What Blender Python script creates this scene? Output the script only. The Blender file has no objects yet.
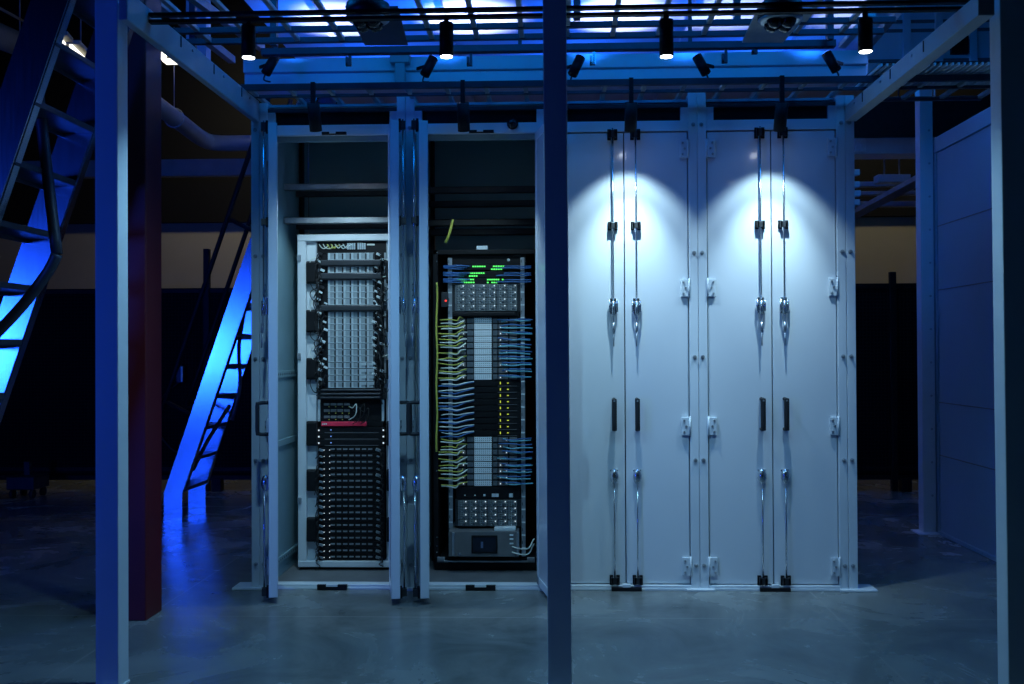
import bpy, bmesh, math, random
from mathutils import Vector, Matrix, Euler

random.seed(7)
SC = bpy.context.scene
COL = SC.collection
RAD = math.radians

# ------------------------------------------------------------------ camera
FPX = 960.0
cam_d = bpy.data.cameras.new('camera')
cam_d.sensor_width = 36.0
cam_d.lens = 36.0 * FPX / 1024.0
cam_d.clip_start = 0.05
cam_d.clip_end = 200
cam = bpy.data.objects.new('camera', cam_d)
COL.objects.link(cam)
CAM = Vector((0.0, -5.82, 1.432))
YAW = math.atan(32.0 / FPX)          # turned slightly to the left
PITCH = math.atan(10.5 / FPX)        # turned slightly up
ROLL = RAD(-0.26)
ROT = Matrix.Rotation(YAW, 3, 'Z') @ Matrix.Rotation(math.pi / 2 + PITCH, 3, 'X') @ Matrix.Rotation(ROLL, 3, 'Z')
cam.matrix_world = Matrix.Translation(CAM) @ ROT.to_4x4()
SHX = -11.0
cam_d.shift_x = SHX / 1024.0
SC.camera = cam


def ray(px, py):
    v = Vector(((px - 512.0 + SHX) / FPX, -(py - 342.0) / FPX, -1.0))
    return ROT @ v


def P(px, py, y):
    d = ray(px, py)
    return CAM + d * ((y - CAM.y) / d.y)


def PZ(px, py, z=0.0):
    d = ray(px, py)
    return CAM + d * ((z - CAM.z) / d.z)


# ------------------------------------------------------------------ materials
def mat(name, col, rough=0.5, metal=0.0, var=0.12, scale=8.0, bump=0.0, stretch=(1, 1, 1), spec=0.5, rvar=0.0):
    m = bpy.data.materials.new(name)
    m.use_nodes = True
    nt = m.node_tree
    b = nt.nodes['Principled BSDF']
    tc = nt.nodes.new('ShaderNodeTexCoord')
    mp = nt.nodes.new('ShaderNodeMapping')
    mp.inputs['Scale'].default_value = stretch
    nt.links.new(tc.outputs['Object'], mp.inputs['Vector'])
    n = nt.nodes.new('ShaderNodeTexNoise')
    n.inputs['Scale'].default_value = scale
    n.inputs['Detail'].default_value = 5
    nt.links.new(mp.outputs['Vector'], n.inputs['Vector'])
    r = nt.nodes.new('ShaderNodeValToRGB')
    r.color_ramp.elements[0].position = 0.3
    r.color_ramp.elements[1].position = 0.7
    c0 = [max(0, c * (1 - var)) for c in col]
    c1 = [min(1, c * (1 + var)) for c in col]
    r.color_ramp.elements[0].color = (*c0, 1)
    r.color_ramp.elements[1].color = (*c1, 1)
    nt.links.new(n.outputs['Fac'], r.inputs['Fac'])
    nt.links.new(r.outputs['Color'], b.inputs['Base Color'])
    b.inputs['Roughness'].default_value = rough
    b.inputs['Metallic'].default_value = metal
    b.inputs['Specular IOR Level'].default_value = spec
    if rvar:
        mr = nt.nodes.new('ShaderNodeMapRange')
        mr.inputs['To Min'].default_value = rough - rvar
        mr.inputs['To Max'].default_value = rough + rvar
        nt.links.new(n.outputs['Fac'], mr.inputs['Value'])
        nt.links.new(mr.outputs['Result'], b.inputs['Roughness'])
    if bump:
        bp = nt.nodes.new('ShaderNodeBump')
        bp.inputs['Strength'].default_value = bump
        bp.inputs['Distance'].default_value = 0.01
        nt.links.new(n.outputs['Fac'], bp.inputs['Height'])
        nt.links.new(bp.outputs['Normal'], b.inputs['Normal'])
    return m


def emit(name, col, strength):
    m = bpy.data.materials.new(name)
    m.use_nodes = True
    b = m.node_tree.nodes['Principled BSDF']
    b.inputs['Base Color'].default_value = (*[c * .5 for c in col], 1)
    b.inputs['Emission Color'].default_value = (*col, 1)
    b.inputs['Emission Strength'].default_value = strength
    return m


M = {
    'white': mat('white_paint', (.66, .72, .76), .34, 0, .04, 3),
    'door': mat('white_door_paint', (.68, .73, .77), .22, 0, .03, 1.2),
    'inner': mat('grey_liner', (.26, .42, .48), .45, 0, .08, 3),
    'steel': mat('zinc_steel', (.42, .46, .50), .38, .75, .12, 20),
    'chrome': mat('bright_steel', (.62, .66, .70), .2, .95, .05, 20),
    'black': mat('black_paint', (.008, .009, .011), .55, 0, .3, 15, spec=.2),
    'rubber': mat('black_rubber', (.010, .011, .013), .6, 0, .3, 30),
    'dark': mat('dark_steel', (.03, .035, .042), .45, .3, .2, 12),
    'grey': mat('grey_plate', (.15, .16, .17), .5, .1, .12, 10),
    'silver': mat('silver_carrier', (.50, .58, .62), .4, .15, .1, 40),
    'silver_dim': mat('dull_carrier', (.13, .16, .18), .42, .3, .15, 60),
    'silver_mid': mat('mid_carrier', (.30, .36, .39), .42, .3, .15, 60),
    'tick': mat('grey_drive_label', (.20, .22, .24), .5, 0, .15, 80),
    'red': mat('red_bezel', (.85, .035, .09), .4, 0, .1, 20),
    'redcol': mat('red_column_paint', (.11, .006, .010), .5, 0, .15, 3),
    'panel': mat('partition_paint', (.20, .34, .44), .4, 0, .05, 2),
    'beam': mat('beam_grey_paint', (.42, .46, .47), .5, 0, .08, 6),
    'strut': mat('galvanised_strut', (.36, .38, .36), .5, .2, .12, 14),
    'strutd': mat('dark_strut', (.05, .06, .08), .5, .2, .12, 14),
    'alu': mat('brushed_aluminium', (.50, .60, .70), .22, 1.0, .05, 10, .012, (18, 18, .5), .5, .04),
    'aludark': mat('dark_tread_metal', (.06, .07, .09), .45, .5, .15, 14),
    'beige': mat('beige_wall_paint', (.46, .42, .28), .8, 0, .05, 1.5),
    'ceil': mat('ceiling_paint', (.55, .60, .65), .7, 0, .04, .8),
    'wallblk': mat('dark_wall_paint', (.0015, .0018, .0025), .9, 0, .2, 1.5),
    'duct': mat('duct_wrap', (.30, .29, .25), .6, .1, .1, 5),
    'yellow': mat('yellow_cable_jacket', (.52, .52, .09), .5, 0, .1, 20),
    'pale': mat('pale_cable_jacket', (.70, .76, .70), .5, 0, .1, 20),
    'blue': mat('blue_cable_jacket', (.05, .16, .40), .5, 0, .1, 20),
    'cyan': mat('cyan_cable_jacket', (.16, .50, .60), .5, 0, .1, 20),
    'glass': mat('smoked_dome', (.01, .012, .016), .06, 0, .1, 3),
    'screen': mat('dark_screen', (.008, .014, .03), .15, 0, .3, 3),
    'lens': emit('lamp_lens', (.90, .96, 1.0), 14.0),
    'lensdim': emit('lamp_lens_soft', (.8, .9, 1.0), 1.6),
    'warm': emit('warm_lamp', (1.0, .92, .75), 9.0),
    'tube': emit('fluorescent_tube', (1.0, .95, .78), 2.6),
    'bluelens': emit('blue_lens', (.08, .25, 1.0), 4.0),
    'green': emit('green_led', (.12, 1.0, .16), 1.1),
    'yled': emit('yellow_led', (.85, .9, .08), .6),
    'wled': emit('white_led', (.8, .92, 1.0), .7),
    'bled': emit('blue_led', (.2, .4, 1.0), .8),
    'rled': emit('red_led', (1.0, .05, .03), 1.4),
    'glow': emit('screen_glow', (.03, .08, .2), .25),
}


def mesh_grid_mat(name, c0, c1, scale, thr):
    """perforated sheet: dots in object space"""
    m = mat(name, c0, .5, .2, .05, 10)
    nt = m.node_tree
    b = nt.nodes['Principled BSDF']
    tc = nt.nodes.new('ShaderNodeTexCoord')
    v = nt.nodes.new('ShaderNodeTexVoronoi')
    v.inputs['Scale'].default_value = scale
    v.inputs['Randomness'].default_value = 0.0
    nt.links.new(tc.outputs['Object'], v.inputs['Vector'])
    mt = nt.nodes.new('ShaderNodeMath')
    mt.operation = 'GREATER_THAN'
    mt.inputs[1].default_value = thr
    nt.links.new(v.outputs['Distance'], mt.inputs[0])
    mx = nt.nodes.new('ShaderNodeMix')
    mx.data_type = 'RGBA'
    mx.inputs['A'].default_value = (*c1, 1)
    mx.inputs['B'].default_value = (*c0, 1)
    nt.links.new(mt.outputs[0], mx.inputs['Factor'])
    nt.links.new(mx.outputs['Result'], b.inputs['Base Color'])
    return m


M['vent'] = mesh_grid_mat('vent_mesh', (.85, .92, .93), (.06, .08, .09), 78, .36)
M['fence'] = mesh_grid_mat('fence_mesh', (.012, .013, .016), (.004, .004, .005), 28, .35)
for _k in ('fence',):
    _p = M[_k].node_tree.nodes['Principled BSDF']
    _p.inputs['Roughness'].default_value = .9
    _p.inputs['Specular IOR Level'].default_value = .08
M['drive'] = mesh_grid_mat('drive_face', (.24, .28, .29), (.03, .036, .038), 90, .36)


def floor_mat():
    m = bpy.data.materials.new('polished_concrete')
    m.use_nodes = True
    nt = m.node_tree
    L = nt.links
    b = nt.nodes['Principled BSDF']
    tc = nt.nodes.new('ShaderNodeTexCoord')
    n1 = nt.nodes.new('ShaderNodeTexNoise')
    n1.inputs['Scale'].default_value = 1.6
    n1.inputs['Detail'].default_value = 9
    n1.inputs['Roughness'].default_value = .62
    n1.inputs['Distortion'].default_value = .8
    L.new(tc.outputs['Object'], n1.inputs['Vector'])
    r = nt.nodes.new('ShaderNodeValToRGB')
    r.color_ramp.elements[0].position = .30
    r.color_ramp.elements[0].color = (.085, .094, .092, 1)
    r.color_ramp.elements[1].position = .72
    r.color_ramp.elements[1].color = (.235, .255, .245, 1)
    L.new(n1.outputs['Fac'], r.inputs['Fac'])
    sp = nt.nodes.new('ShaderNodeSeparateXYZ')
    L.new(tc.outputs['Object'], sp.inputs[0])

    def line(out, at, w):
        a = nt.nodes.new('ShaderNodeMath'); a.operation = 'SUBTRACT'; a.inputs[1].default_value = at
        L.new(out, a.inputs[0])
        c = nt.nodes.new('ShaderNodeMath'); c.operation = 'ABSOLUTE'
        L.new(a.outputs[0], c.inputs[0])
        d = nt.nodes.new('ShaderNodeMath'); d.operation = 'LESS_THAN'; d.inputs[1].default_value = w
        L.new(c.outputs[0], d.inputs[0])
        return d.outputs[0]
    ls = [line(sp.outputs['X'], -2.235, .006), line(sp.outputs['X'], 1.51, .005), line(sp.outputs['Y'], -.62, .004),
          line(sp.outputs['X'], 5.2, .006), line(sp.outputs['Y'], 3.1, .006)]
    acc = ls[0]
    for o in ls[1:]:
        x = nt.nodes.new('ShaderNodeMath'); x.operation = 'MAXIMUM'
        L.new(acc, x.inputs[0]); L.new(o, x.inputs[1])
        acc = x.outputs[0]
    k = nt.nodes.new('ShaderNodeMath'); k.operation = 'MULTIPLY'; k.inputs[1].default_value = .55
    L.new(acc, k.inputs[0])
    mx = nt.nodes.new('ShaderNodeMix'); mx.data_type = 'RGBA'
    mx.inputs['B'].default_value = (.34, .34, .32, 1)
    L.new(k.outputs[0], mx.inputs['Factor'])
    L.new(r.outputs['Color'], mx.inputs['A'])
    L.new(mx.outputs['Result'], b.inputs['Base Color'])
    mr = nt.nodes.new('ShaderNodeMapRange')
    mr.inputs['To Min'].default_value = .16
    mr.inputs['To Max'].default_value = .36
    L.new(n1.outputs['Fac'], mr.inputs['Value'])
    L.new(mr.outputs['Result'], b.inputs['Roughness'])
    b.inputs['Specular IOR Level'].default_value = .55
    return m


M['floor'] = floor_mat()
_b = M['door'].node_tree.nodes['Principled BSDF']
_b.inputs['Coat Weight'].default_value = .35
_b.inputs['Coat Roughness'].default_value = .06


# ------------------------------------------------------------------ mesh builder
class MB:
    def __init__(self):
        self.bm = bmesh.new()
        self.mats = []

    def mi(self, m):
        if m is None:
            return 0
        if m not in self.mats:
            self.mats.append(m)
        return self.mats.index(m)

    def _fin(self, verts, m, smooth=False):
        fs = set()
        for v in verts:
            fs.update(v.link_faces)
        i = self.mi(m)
        for f in fs:
            f.material_index = i
            f.smooth = smooth
        return self

    def box(self, x0, x1, y0, y1, z0, z1, m=None, bev=0.0):
        if x0 > x1: x0, x1 = x1, x0
        if y0 > y1: y0, y1 = y1, y0
        if z0 > z1: z0, z1 = z1, z0
        t = Matrix.Translation(((x0 + x1) / 2, (y0 + y1) / 2, (z0 + z1) / 2)) @ Matrix.Diagonal((x1 - x0, y1 - y0, z1 - z0, 1))
        r = bmesh.ops.create_cube(self.bm, size=1.0, matrix=t)
        vs = r['verts']
        if bev:
            es = {e for v in vs for e in v.link_edges}
            q = bmesh.ops.bevel(self.bm, geom=list(es), offset=bev, segments=2, profile=.5, affect='EDGES')
            vs = q['verts']
        return self._fin(vs, m)

    def bar(self, p0, p1, w, h, m=None, up=(0, 0, 1), bev=0.0):
        """rectangular bar from p0 to p1; w across, h along up"""
        p0 = Vector(p0); p1 = Vector(p1)
        d = p1 - p0
        z = d.normalized()
        u = Vector(up)
        x = u.cross(z)
        if x.length < 1e-4:
            x = Vector((1, 0, 0)).cross(z)
        x.normalize()
        y = z.cross(x)
        R = Matrix((x, y, z)).transposed().to_4x4()
        t = Matrix.Translation((p0 + p1) / 2) @ R @ Matrix.Diagonal((w, h, d.length, 1))
        vs = bmesh.ops.create_cube(self.bm, size=1.0, matrix=t)['verts']
        if bev:
            es = {e for v in vs for e in v.link_edges}
            vs = bmesh.ops.bevel(self.bm, geom=list(es), offset=bev, segments=2, profile=.5, affect='EDGES')['verts']
        return self._fin(vs, m)

    def cyl(self, p0, p1, r, m=None, r2=None, seg=16, smooth=True):
        p0 = Vector(p0); p1 = Vector(p1)
        d = p1 - p0
        q = d.to_track_quat('Z', 'Y').to_matrix().to_4x4()
        t = Matrix.Translation((p0 + p1) / 2) @ q
        vs = bmesh.ops.create_cone(self.bm, cap_ends=True, segments=seg, radius1=r, radius2=r if r2 is None else r2, depth=d.length, matrix=t)['verts']
        i = self.mi(m)
        fs = {f for v in vs for f in v.link_faces}
        for f in fs:
            f.material_index = i
            f.smooth = len(f.verts) == 4 and smooth
        return self

    def sphere(self, c, r, m=None, sx=1, sy=1, sz=1, seg=20):
        t = Matrix.Translation(c) @ Matrix.Diagonal((r * sx, r * sy, r * sz, 1))
        vs = bmesh.ops.create_uvsphere(self.bm, u_segments=seg, v_segments=seg // 2, radius=1.0, matrix=t)['verts']
        return self._fin(vs, m, True)

    def tube(self, pts, r, m=None, seg=8, sub=5):
        pts = [Vector(p) for p in pts]
        path = []
        n = len(pts)
        if n > 2 and sub > 1:
            for i in range(n - 1):
                a = pts[max(i - 1, 0)]; b = pts[i]; c = pts[i + 1]; d = pts[min(i + 2, n - 1)]
                for k in range(sub):
                    t = k / sub
                    path.append(.5 * ((2 * b) + (c - a) * t + (2 * a - 5 * b + 4 * c - d) * t * t + (3 * b - a - 3 * c + d) * t ** 3))
            path.append(pts[-1])
        else:
            path = pts
        rings = []
        x = None
        for i, p in enumerate(path):
            t = (path[min(i + 1, len(path) - 1)] - path[max(i - 1, 0)]).normalized()
            if x is None:
                x = t.orthogonal().normalized()
            x = (x - t * x.dot(t)).normalized()
            y = t.cross(x)
            rings.append([self.bm.verts.new(p + (x * math.cos(2 * math.pi * j / seg) + y * math.sin(2 * math.pi * j / seg)) * r) for j in range(seg)])
        i = self.mi(m)
        for a, b in zip(rings, rings[1:]):
            for j in range(seg):
                f = self.bm.faces.new((a[j], a[(j + 1) % seg], b[(j + 1) % seg], b[j]))
                f.smooth = True
                f.material_index = i
        for rg in (rings[0][::-1], rings[-1]):
            f = self.bm.faces.new(rg)
            f.material_index = i
        return self

    def prism(self, poly, y0, y1, m=None):
        """poly = list of (x, z); extruded along y"""
        a = [self.bm.verts.new((x, y0, z)) for x, z in poly]
        b = [self.bm.verts.new((x, y1, z)) for x, z in poly]
        i = self.mi(m)
        fs = [self.bm.faces.new(a), self.bm.faces.new(b[::-1])]
        n = len(poly)
        for k in range(n):
            fs.append(self.bm.faces.new((a[k], b[k], b[(k + 1) % n], a[(k + 1) % n])))
        for f in fs:
            f.material_index = i
        bmesh.ops.recalc_face_normals(self.bm, faces=fs)
        return self

    def build(self, name, m=None, parent=None, origin=None):
        if origin is not None:
            bmesh.ops.translate(self.bm, verts=self.bm.verts, vec=-Vector(origin))
        me = bpy.data.meshes.new(name)
        self.bm.to_mesh(me)
        self.bm.free()
        ml = self.mats if self.mats else [m]
        for q in ml:
            me.materials.append(M[q] if isinstance(q, str) else q)
        o = bpy.data.objects.new(name, me)
        COL.objects.link(o)
        if parent is not None:
            o.parent = parent
        return o


def tag(o, label=None, cat=None, group=None, kind=None):
    if label: o['label'] = label
    if cat: o['category'] = cat
    if group: o['group'] = group
    if kind: o['kind'] = kind
    return o


def empty(name, loc, label, cat, group=None):
    o = bpy.data.objects.new(name, None)
    o.empty_display_size = .1
    COL.objects.link(o)
    o.location = loc
    return tag(o, label, cat, group)


def children(o):
    return [c for c in o.children]


def copy_tree(o, parent=None):
    c = o.copy()
    COL.objects.link(c)
    if parent is not None:
        c.parent = parent
    for ch in list(o.children):
        copy_tree(ch, c)
    return c


ORD = ['zeroth', 'first', 'second', 'third', 'fourth', 'fifth', 'sixth', 'seventh', 'eighth', 'ninth', 'tenth', 'eleventh', 'twelfth',
       'thirteenth', 'fourteenth', 'fifteenth', 'sixteenth', 'seventeenth', 'eighteenth', 'nineteenth', 'twentieth']


def one(mb, name, m, origin, label, cat, group=None):
    o = mb.build(name, m, None, origin)
    o.location = origin
    return tag(o, label, cat, group)


# ------------------------------------------------------------------ setting
def struct(mb, name, m):
    o = mb.build(name, m)
    tag(o, kind='structure')
    return o


struct(MB().box(-9, 9, -9, 8.2, -.1, 0), 'floor', 'floor')
struct(MB().box(-9, 9, 8.0, 8.2, 0, 3.34), 'wall_back', 'beige')
struct(MB().box(-9, 9, 7.9, 8.2, 3.34, 6.5), 'wall_back_upper', 'wallblk')
struct(MB().box(-9.2, -9, -9, 8.2, 0, 6.5), 'wall_left', 'wallblk')
struct(MB().box(9, 9.2, -9, 8.2, 0, 6.5), 'wall_right', 'wallblk')
struct(MB().box(-9, 9, -9.2, -9, 0, 6.5), 'wall_front', 'wallblk')
struct(MB().box(-9.2, 9.2, -9.2, 8.2, 6.5, 6.6), 'ceiling', 'wallblk')

# ------------------------------------------------------------------ cabinet row
PX0, PX1 = 263.0, 846.5
XP0 = P(PX0, 360, 0).x
XP1 = P(PX1, 360, 0).x
POSTX = [XP0 + (XP1 - XP0) * i / 4 for i in range(5)]
POSTX[0] -= .018
PWS = [.102, .108, .082, .108, .108]
ZDT = P(773, 131, 0).z      # door top
ZDB = P(773, 584, 0).z      # door bottom
ZTOP = P(700, 101, 0).z     # cabinet top


def zc(py):
    return P(700, py, 0).z


CABD = .98
post_names = ['leftmost white cabinet post beside the open left door', 'white cabinet post between the two open cabinets',
              'white cabinet post behind the central front frame post', 'white cabinet post between the two closed cabinets',
              'rightmost white cabinet post at the end of the closed cabinets']
for i, x in enumerate(POSTX):
    PW = PWS[i]
    e = empty('cabinet_post', (x, 0, 0), post_names[i], 'post', 'posts between the cabinets')
    o = Vector((x, 0, 0))
    mb = MB()
    ztop = ZTOP + (.02 if i in (0, 4) else .05)
    mb.box(x - PW / 2, x - .0012, -.012, .09, .012, ztop, 'white', .003)
    mb.box(x + .0012, x + PW / 2, -.012, .09, .012, ztop, 'white', .003)
    mb.build('column', 'white', e, o)
    px0, px1 = (-.085, .085) if i != 4 else (-.06, .16)
    if i == 0: px0, px1 = -.16, .06
    MB().box(x + px0, x + px1, -.05, .1, .0, .014, 'white', .003).build('base_plate', 'white', e, o)
    for z in (zc(565), zc(460), zc(357), zc(253), zc(125)):
        for s in (-1, 1):
            b = MB()
            b.cyl((x + s * .024, -.012, z), (x + s * .024, -.017, z), .012, 'steel', seg=12)
            b.cyl((x + s * .024, -.017, z), (x + s * .024, -.027, z), .0075, 'steel', seg=6)
            b.build('bolt', 'steel', e, o)


def hinge(x, z, s):
    """s = +1: plate grows to +x (door side)"""
    b = MB()
    b.box(x - s * .012, x + s * .046, -.018, -.003, z - .054, z + .054, 'white', .003)
    b.cyl((x - s * .004, -.016, z - .058), (x - s * .004, -.016, z + .058), .006, 'white', seg=10)
    for dz, dx in ((.034, .030), (0, .018), (-.034, .030)):
        b.cyl((x + s * dx, -.018, z + dz), (x + s * dx, -.026, z + dz), .0065, 'steel', seg=8)
    return b


def make_door(parent, hx, s, w, ang):
    """hx hinge x (world), s=+1 the leaf runs to +x from its hinge. Local coords: hinge at origin, outer face y=0"""
    d = MB()
    d.box(0, s * w, 0, .048, ZDB, ZDT, 'door', .003)
    t = .05
    # raised perimeter return on the inner face
    for (a, b2, c, e2) in ((0, t, ZDB, ZDT), (w - t, w, ZDB, ZDT), (0, w, ZDB, ZDB + t), (0, w, ZDT - t, ZDT)):
        d.box(s * a, s * b2, .048, .051, c, e2, 'white')
    o = d.build('door', 'door', parent)
    o.location = (hx - parent.location.x, 0 - parent.location.y, 0)
    o.rotation_euler = (0, 0, RAD(-ang if s > 0 else ang))
    for z in (zc(149), zc(288), zc(426), zc(566)):
        hinge(0, z, s).build('hinge', 'white', o)
    xr = s * (w - .066)
    yo = -.026
    # rods
    MB().cyl((xr, yo, zc(300)), (xr, yo, zc(128)), .0052, seg=10).build('upper_rod', 'chrome', o)
    MB().cyl((xr, yo, zc(578)), (xr, yo, zc(478)), .0052, seg=10).build('lower_rod', 'chrome', o)
    # guide clamps
    for zz, hh, nm in ((zc(134), .033, 'rod_guide'), (zc(225.5), .026, 'rod_guide'), (zc(580), .030, 'rod_guide')):
        b = MB()
        b.box(xr - .030, xr - .009, -.014, 0, zz - hh, zz + hh, 'black', .002)
        b.box(xr + .009, xr + .030, -.014, 0, zz - hh, zz + hh, 'black', .002)
        b.box(xr - .022, xr + .022, -.040, -.034, zz - hh * .7, zz + hh * .7, 'dark', .002)
        b.box(xr - .022, xr - .010, -.040, 0, zz - hh * .7, zz + hh * .7, 'dark')
        b.box(xr + .010, xr + .022, -.040, 0, zz - hh * .7, zz + hh * .7, 'dark')
        b.build(nm, 'black', o)
    # upper latch with V lever hanging
    zl = zc(306)
    b = MB()
    b.box(xr - .020, xr + .020, -.012, 0, zl - .05, zl + .05, 'chrome', .003)
    for sx in (-1, 1):
        b.cyl((xr + sx * .022, -.024, zl + .035), (xr + sx * .022, -.024, zl - .035), .007, 'chrome', seg=8)
        b.cyl((xr + sx * .014, -.010, zl + .02), (xr + sx * .014, -.034, zl + .02), .006, 'steel', seg=8)
        b.bar((xr + sx * .018, -.03, zl - .045), (xr + sx * .002, -.034, zl - .125), .008, .008, 'steel')
    b.cyl((xr, -.03, zl + .03), (xr, -.03, zl - .055), .010, 'chrome', seg=8)
    b.build('upper_latch', 'chrome', o)
    b = MB()
    b.cyl((xr, -.034, zl - .10), (xr, -.036, zl - .155), .0085, 'steel', seg=8)
    b.cyl((xr, -.036, zl - .15), (xr, -.038, zc(346)), .0045, 'steel', seg=8)
    b.build('pull_lever', 'steel', o)
    # handle
    b = MB()
    z0, z1 = zc(431), zc(397)
    b.tube([(xr, 0, z1 - .012), (xr, -.045, z1 - .012), (xr, -.062, z1 - .022), (xr, -.064, z1 - .05), (xr, -.064, z0 + .05), (xr, -.062, z0 + .022), (xr, -.045, z0 + .012), (xr, 0, z0 + .012)], .0105, 'rubber', 8, 3)
    b.box(xr - .0145, xr + .0145, -.072, -.052, z0 + .006, z1 - .006, 'rubber', .005)
    b.cyl((xr, -.073, z1 - .02), (xr, -.070, z1 - .02), .006, 'steel', seg=8)
    b.build('handle', 'rubber', o)
    # lower latch (rounded cam body)
    zl = zc(476)
    b = MB()
    b.sphere((xr, -.018, zl), .036, 'chrome', .75, .7, 1.35, 14)
    b.box(xr - .024, xr + .024, -.006, 0, zl + .028, zl + .040, 'chrome', .002)
    b.cyl((xr - .02, -.022, zl + .012), (xr + .02, -.022, zl + .012), .008, 'steel', seg=8)
    b.bar((xr, -.03, zl - .02), (xr, -.03, zl - .07), .014, .008, 'steel')
    b.build('lower_latch', 'chrome', o)
    return o


cab_labels = ['open white cabinet holding the rack of silver and black drive shelves', 'open white cabinet holding the black rack with green lights',
              'closed white double door cabinet next to the central front post', 'closed white double door cabinet at the right end of the row']
angs = [(74, 101.5), (79, 102), (0, 0), (0, 0)]
CABS = []
for k in range(4):
    xl = POSTX[k] + (PWS[k] if k != 2 else .108) / 2
    xr_ = POSTX[k + 1] - PWS[k + 1] / 2
    xc = (xl + xr_) / 2
    e = empty('server_cabinet', (xc, 0, 0), cab_labels[k], 'cabinet', 'white server cabinets in a row')
    CABS.append(e)
    o = Vector((xc, 0, 0))
    # header around a dark slot
    zs0, zs1 = zc(120.5), zc(107.5)
    b = MB()
    b.box(xl, xr_, -.008, .02, ZDT + .006, zs0, 'white', .002)
    b.box(xl, xr_, -.004, .02, zs1, zs1 + .025, 'dark', .002)
    b.box(xl, xl + .045, -.008, .02, zs0, zs1, 'white')
    b.box(xr_ - .045, xr_, -.008, .02, zs0, zs1, 'white')
    b.build('header', 'white', e, o)
    MB().box(xl + .04, xr_ - .04, .02, .03, zs0 - .01, zs1 + .01).build('vent_slot', 'black', e, o)
    b = MB()
    b.box(xl, xr_, -.022, .05, .0, ZDB - .006, 'white', .003)
    b.box(xl, xr_, -.028, -.0225, .0, ZDB - .022, 'white', .002)
    b.build('sill', 'white', e, o)
    b = MB()
    b.box(xc - .090, xc + .090, -.046, -.0225, .0, .022, 'black', .002)
    if k < 2:
        b.box(xc - .090, xc - .035, -.046, -.0225, .022, .032, 'black')
        b.box(xc + .035, xc + .090, -.046, -.0225, .022, .032, 'black')
        b.box(xc - .035, xc + .035, -.046, -.0225, .022, .034, 'white')
    else:
        b.box(xc - .024, xc + .024, -.044, -.0225, .022, .042, 'white', .003)
    b.build('floor_catch', 'black', e, o)
    for sx in (-1, 1):
        xw = xl if sx < 0 else xr_
        b = MB()
        b.box(xw + sx * .004, xw + sx * .018, .09, CABD, .01, ZTOP, 'inner' if k < 2 else 'white')
        if k < 2:
            for zz in (.12, .86, 1.30):
                b.box(xw - sx * .004, xw + sx * .006, .09, .72, zz - .022, zz + .022, 'inner', .003)
            for q in range(14):
                yy = .12 + q * .042
                b.cyl((xw - sx * .005, yy, .12), (xw + sx * .006, yy, .12), .007, 'dark', seg=8)
                b.cyl((xw - sx * .005, yy, 1.30), (xw + sx * .006, yy, 1.30), .007, 'dark', seg=8)
        b.build('side_panel', 'inner', e, o)
    MB().box(xl, xr_, CABD, CABD + .015, .01, ZTOP).build('back_panel', 'inner', e, o)
    MB().box(xl - .01, xr_ + .01, .02, CABD, ZTOP, ZTOP + .015).build('roof_panel', 'inner', e, o)
    if k < 2:
        MB().box(xl, xr_, .05, CABD, .004, .02).build('floor_pan', 'grey', e, o)
        MB().box(xl + .004, xr_ - .004, .056, .075, ZDT - .02, ZDT + .02).build('door_stop', 'inner', e, o)
        # corner upright and the support rails over the rack
        for sx in (-1, 1):
            xw = xl if sx < 0 else xr_
            MB().box(xw - sx * .004, xw - sx * .028, .70, .75, .02, ZTOP).build('corner_upright', 'black', e, o)
        if k == 0:
            rl = ((.34, 186.5, 'steel'), (.62, 193.0, 'dark'), (.34, 220, 'steel'), (.62, 225.5, 'dark'))
        else:
            rl = ((.34, 191, 'dark'), (.62, 205, 'dark'), (.34, 223.5, 'black'), (.62, 233, 'dark'))
        for yy, py, mm in rl:
            z = P(340, py, yy).z
            b = MB()
            b.box(xl + .004, xr_ - .004, yy, yy + .004, z - .021, z + .021, mm)
            b.box(xl + .004, xr_ - .004, yy, yy + .04, z + .017, z + .021, mm)
            b.box(xl + .004, xr_ - .004, yy, yy + .04, z - .021, z - .017, mm)
            b.build('support_rail', mm, e, o)
    wd = (xr_ - xl) / 2 - .0085
    make_door(e, xl + .0055, +1, wd, angs[k][0])
    make_door(e, xr_ - .0055, -1, wd, angs[k][1])
    if k < 2:
        z = zc(129.5)
        b = MB()
        b.box(xc - .06, xc + .09, -.03, -.008, z - .009, z + .008, 'black', .002)
        b.box(xc - .012, xc + .026, -.036, -.008, z - .004, z + .012, 'white', .002)
        b.build('top_catch', 'black', e, o)
    else:
        b = MB()
        for (q0, q1) in ((xl, xl + .03), (xr_ - .03, xr_), (xc - .03, xc + .03)):
            b.box(q0, q1, .058, .062, ZDB - .01, ZDT + .01, 'black')
        b.build('gap_shade_strip', 'black', e, o)  # black strips put in to paint the shade of the door gaps

v = P(512.5, 123.5, -.02)
e = empty('round_sensor', (v.x, -.008, v.z), 'small black round sensor on the header above the middle open cabinet', 'sensor')
MB().cyl((v.x, -.0075, v.z), (v.x, -.022, v.z), .034, None, seg=20).build('base', 'black', e, Vector(e.location))
MB().sphere((v.x, -.024, v.z), .028, None, 1, .7, 1, 16).build('cap', 'glass', e, Vector(e.location))

# ------------------------------------------------------------------ front frame (three posts, two side beams)
YF0, YF1 = -1.77, -1.67


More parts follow.
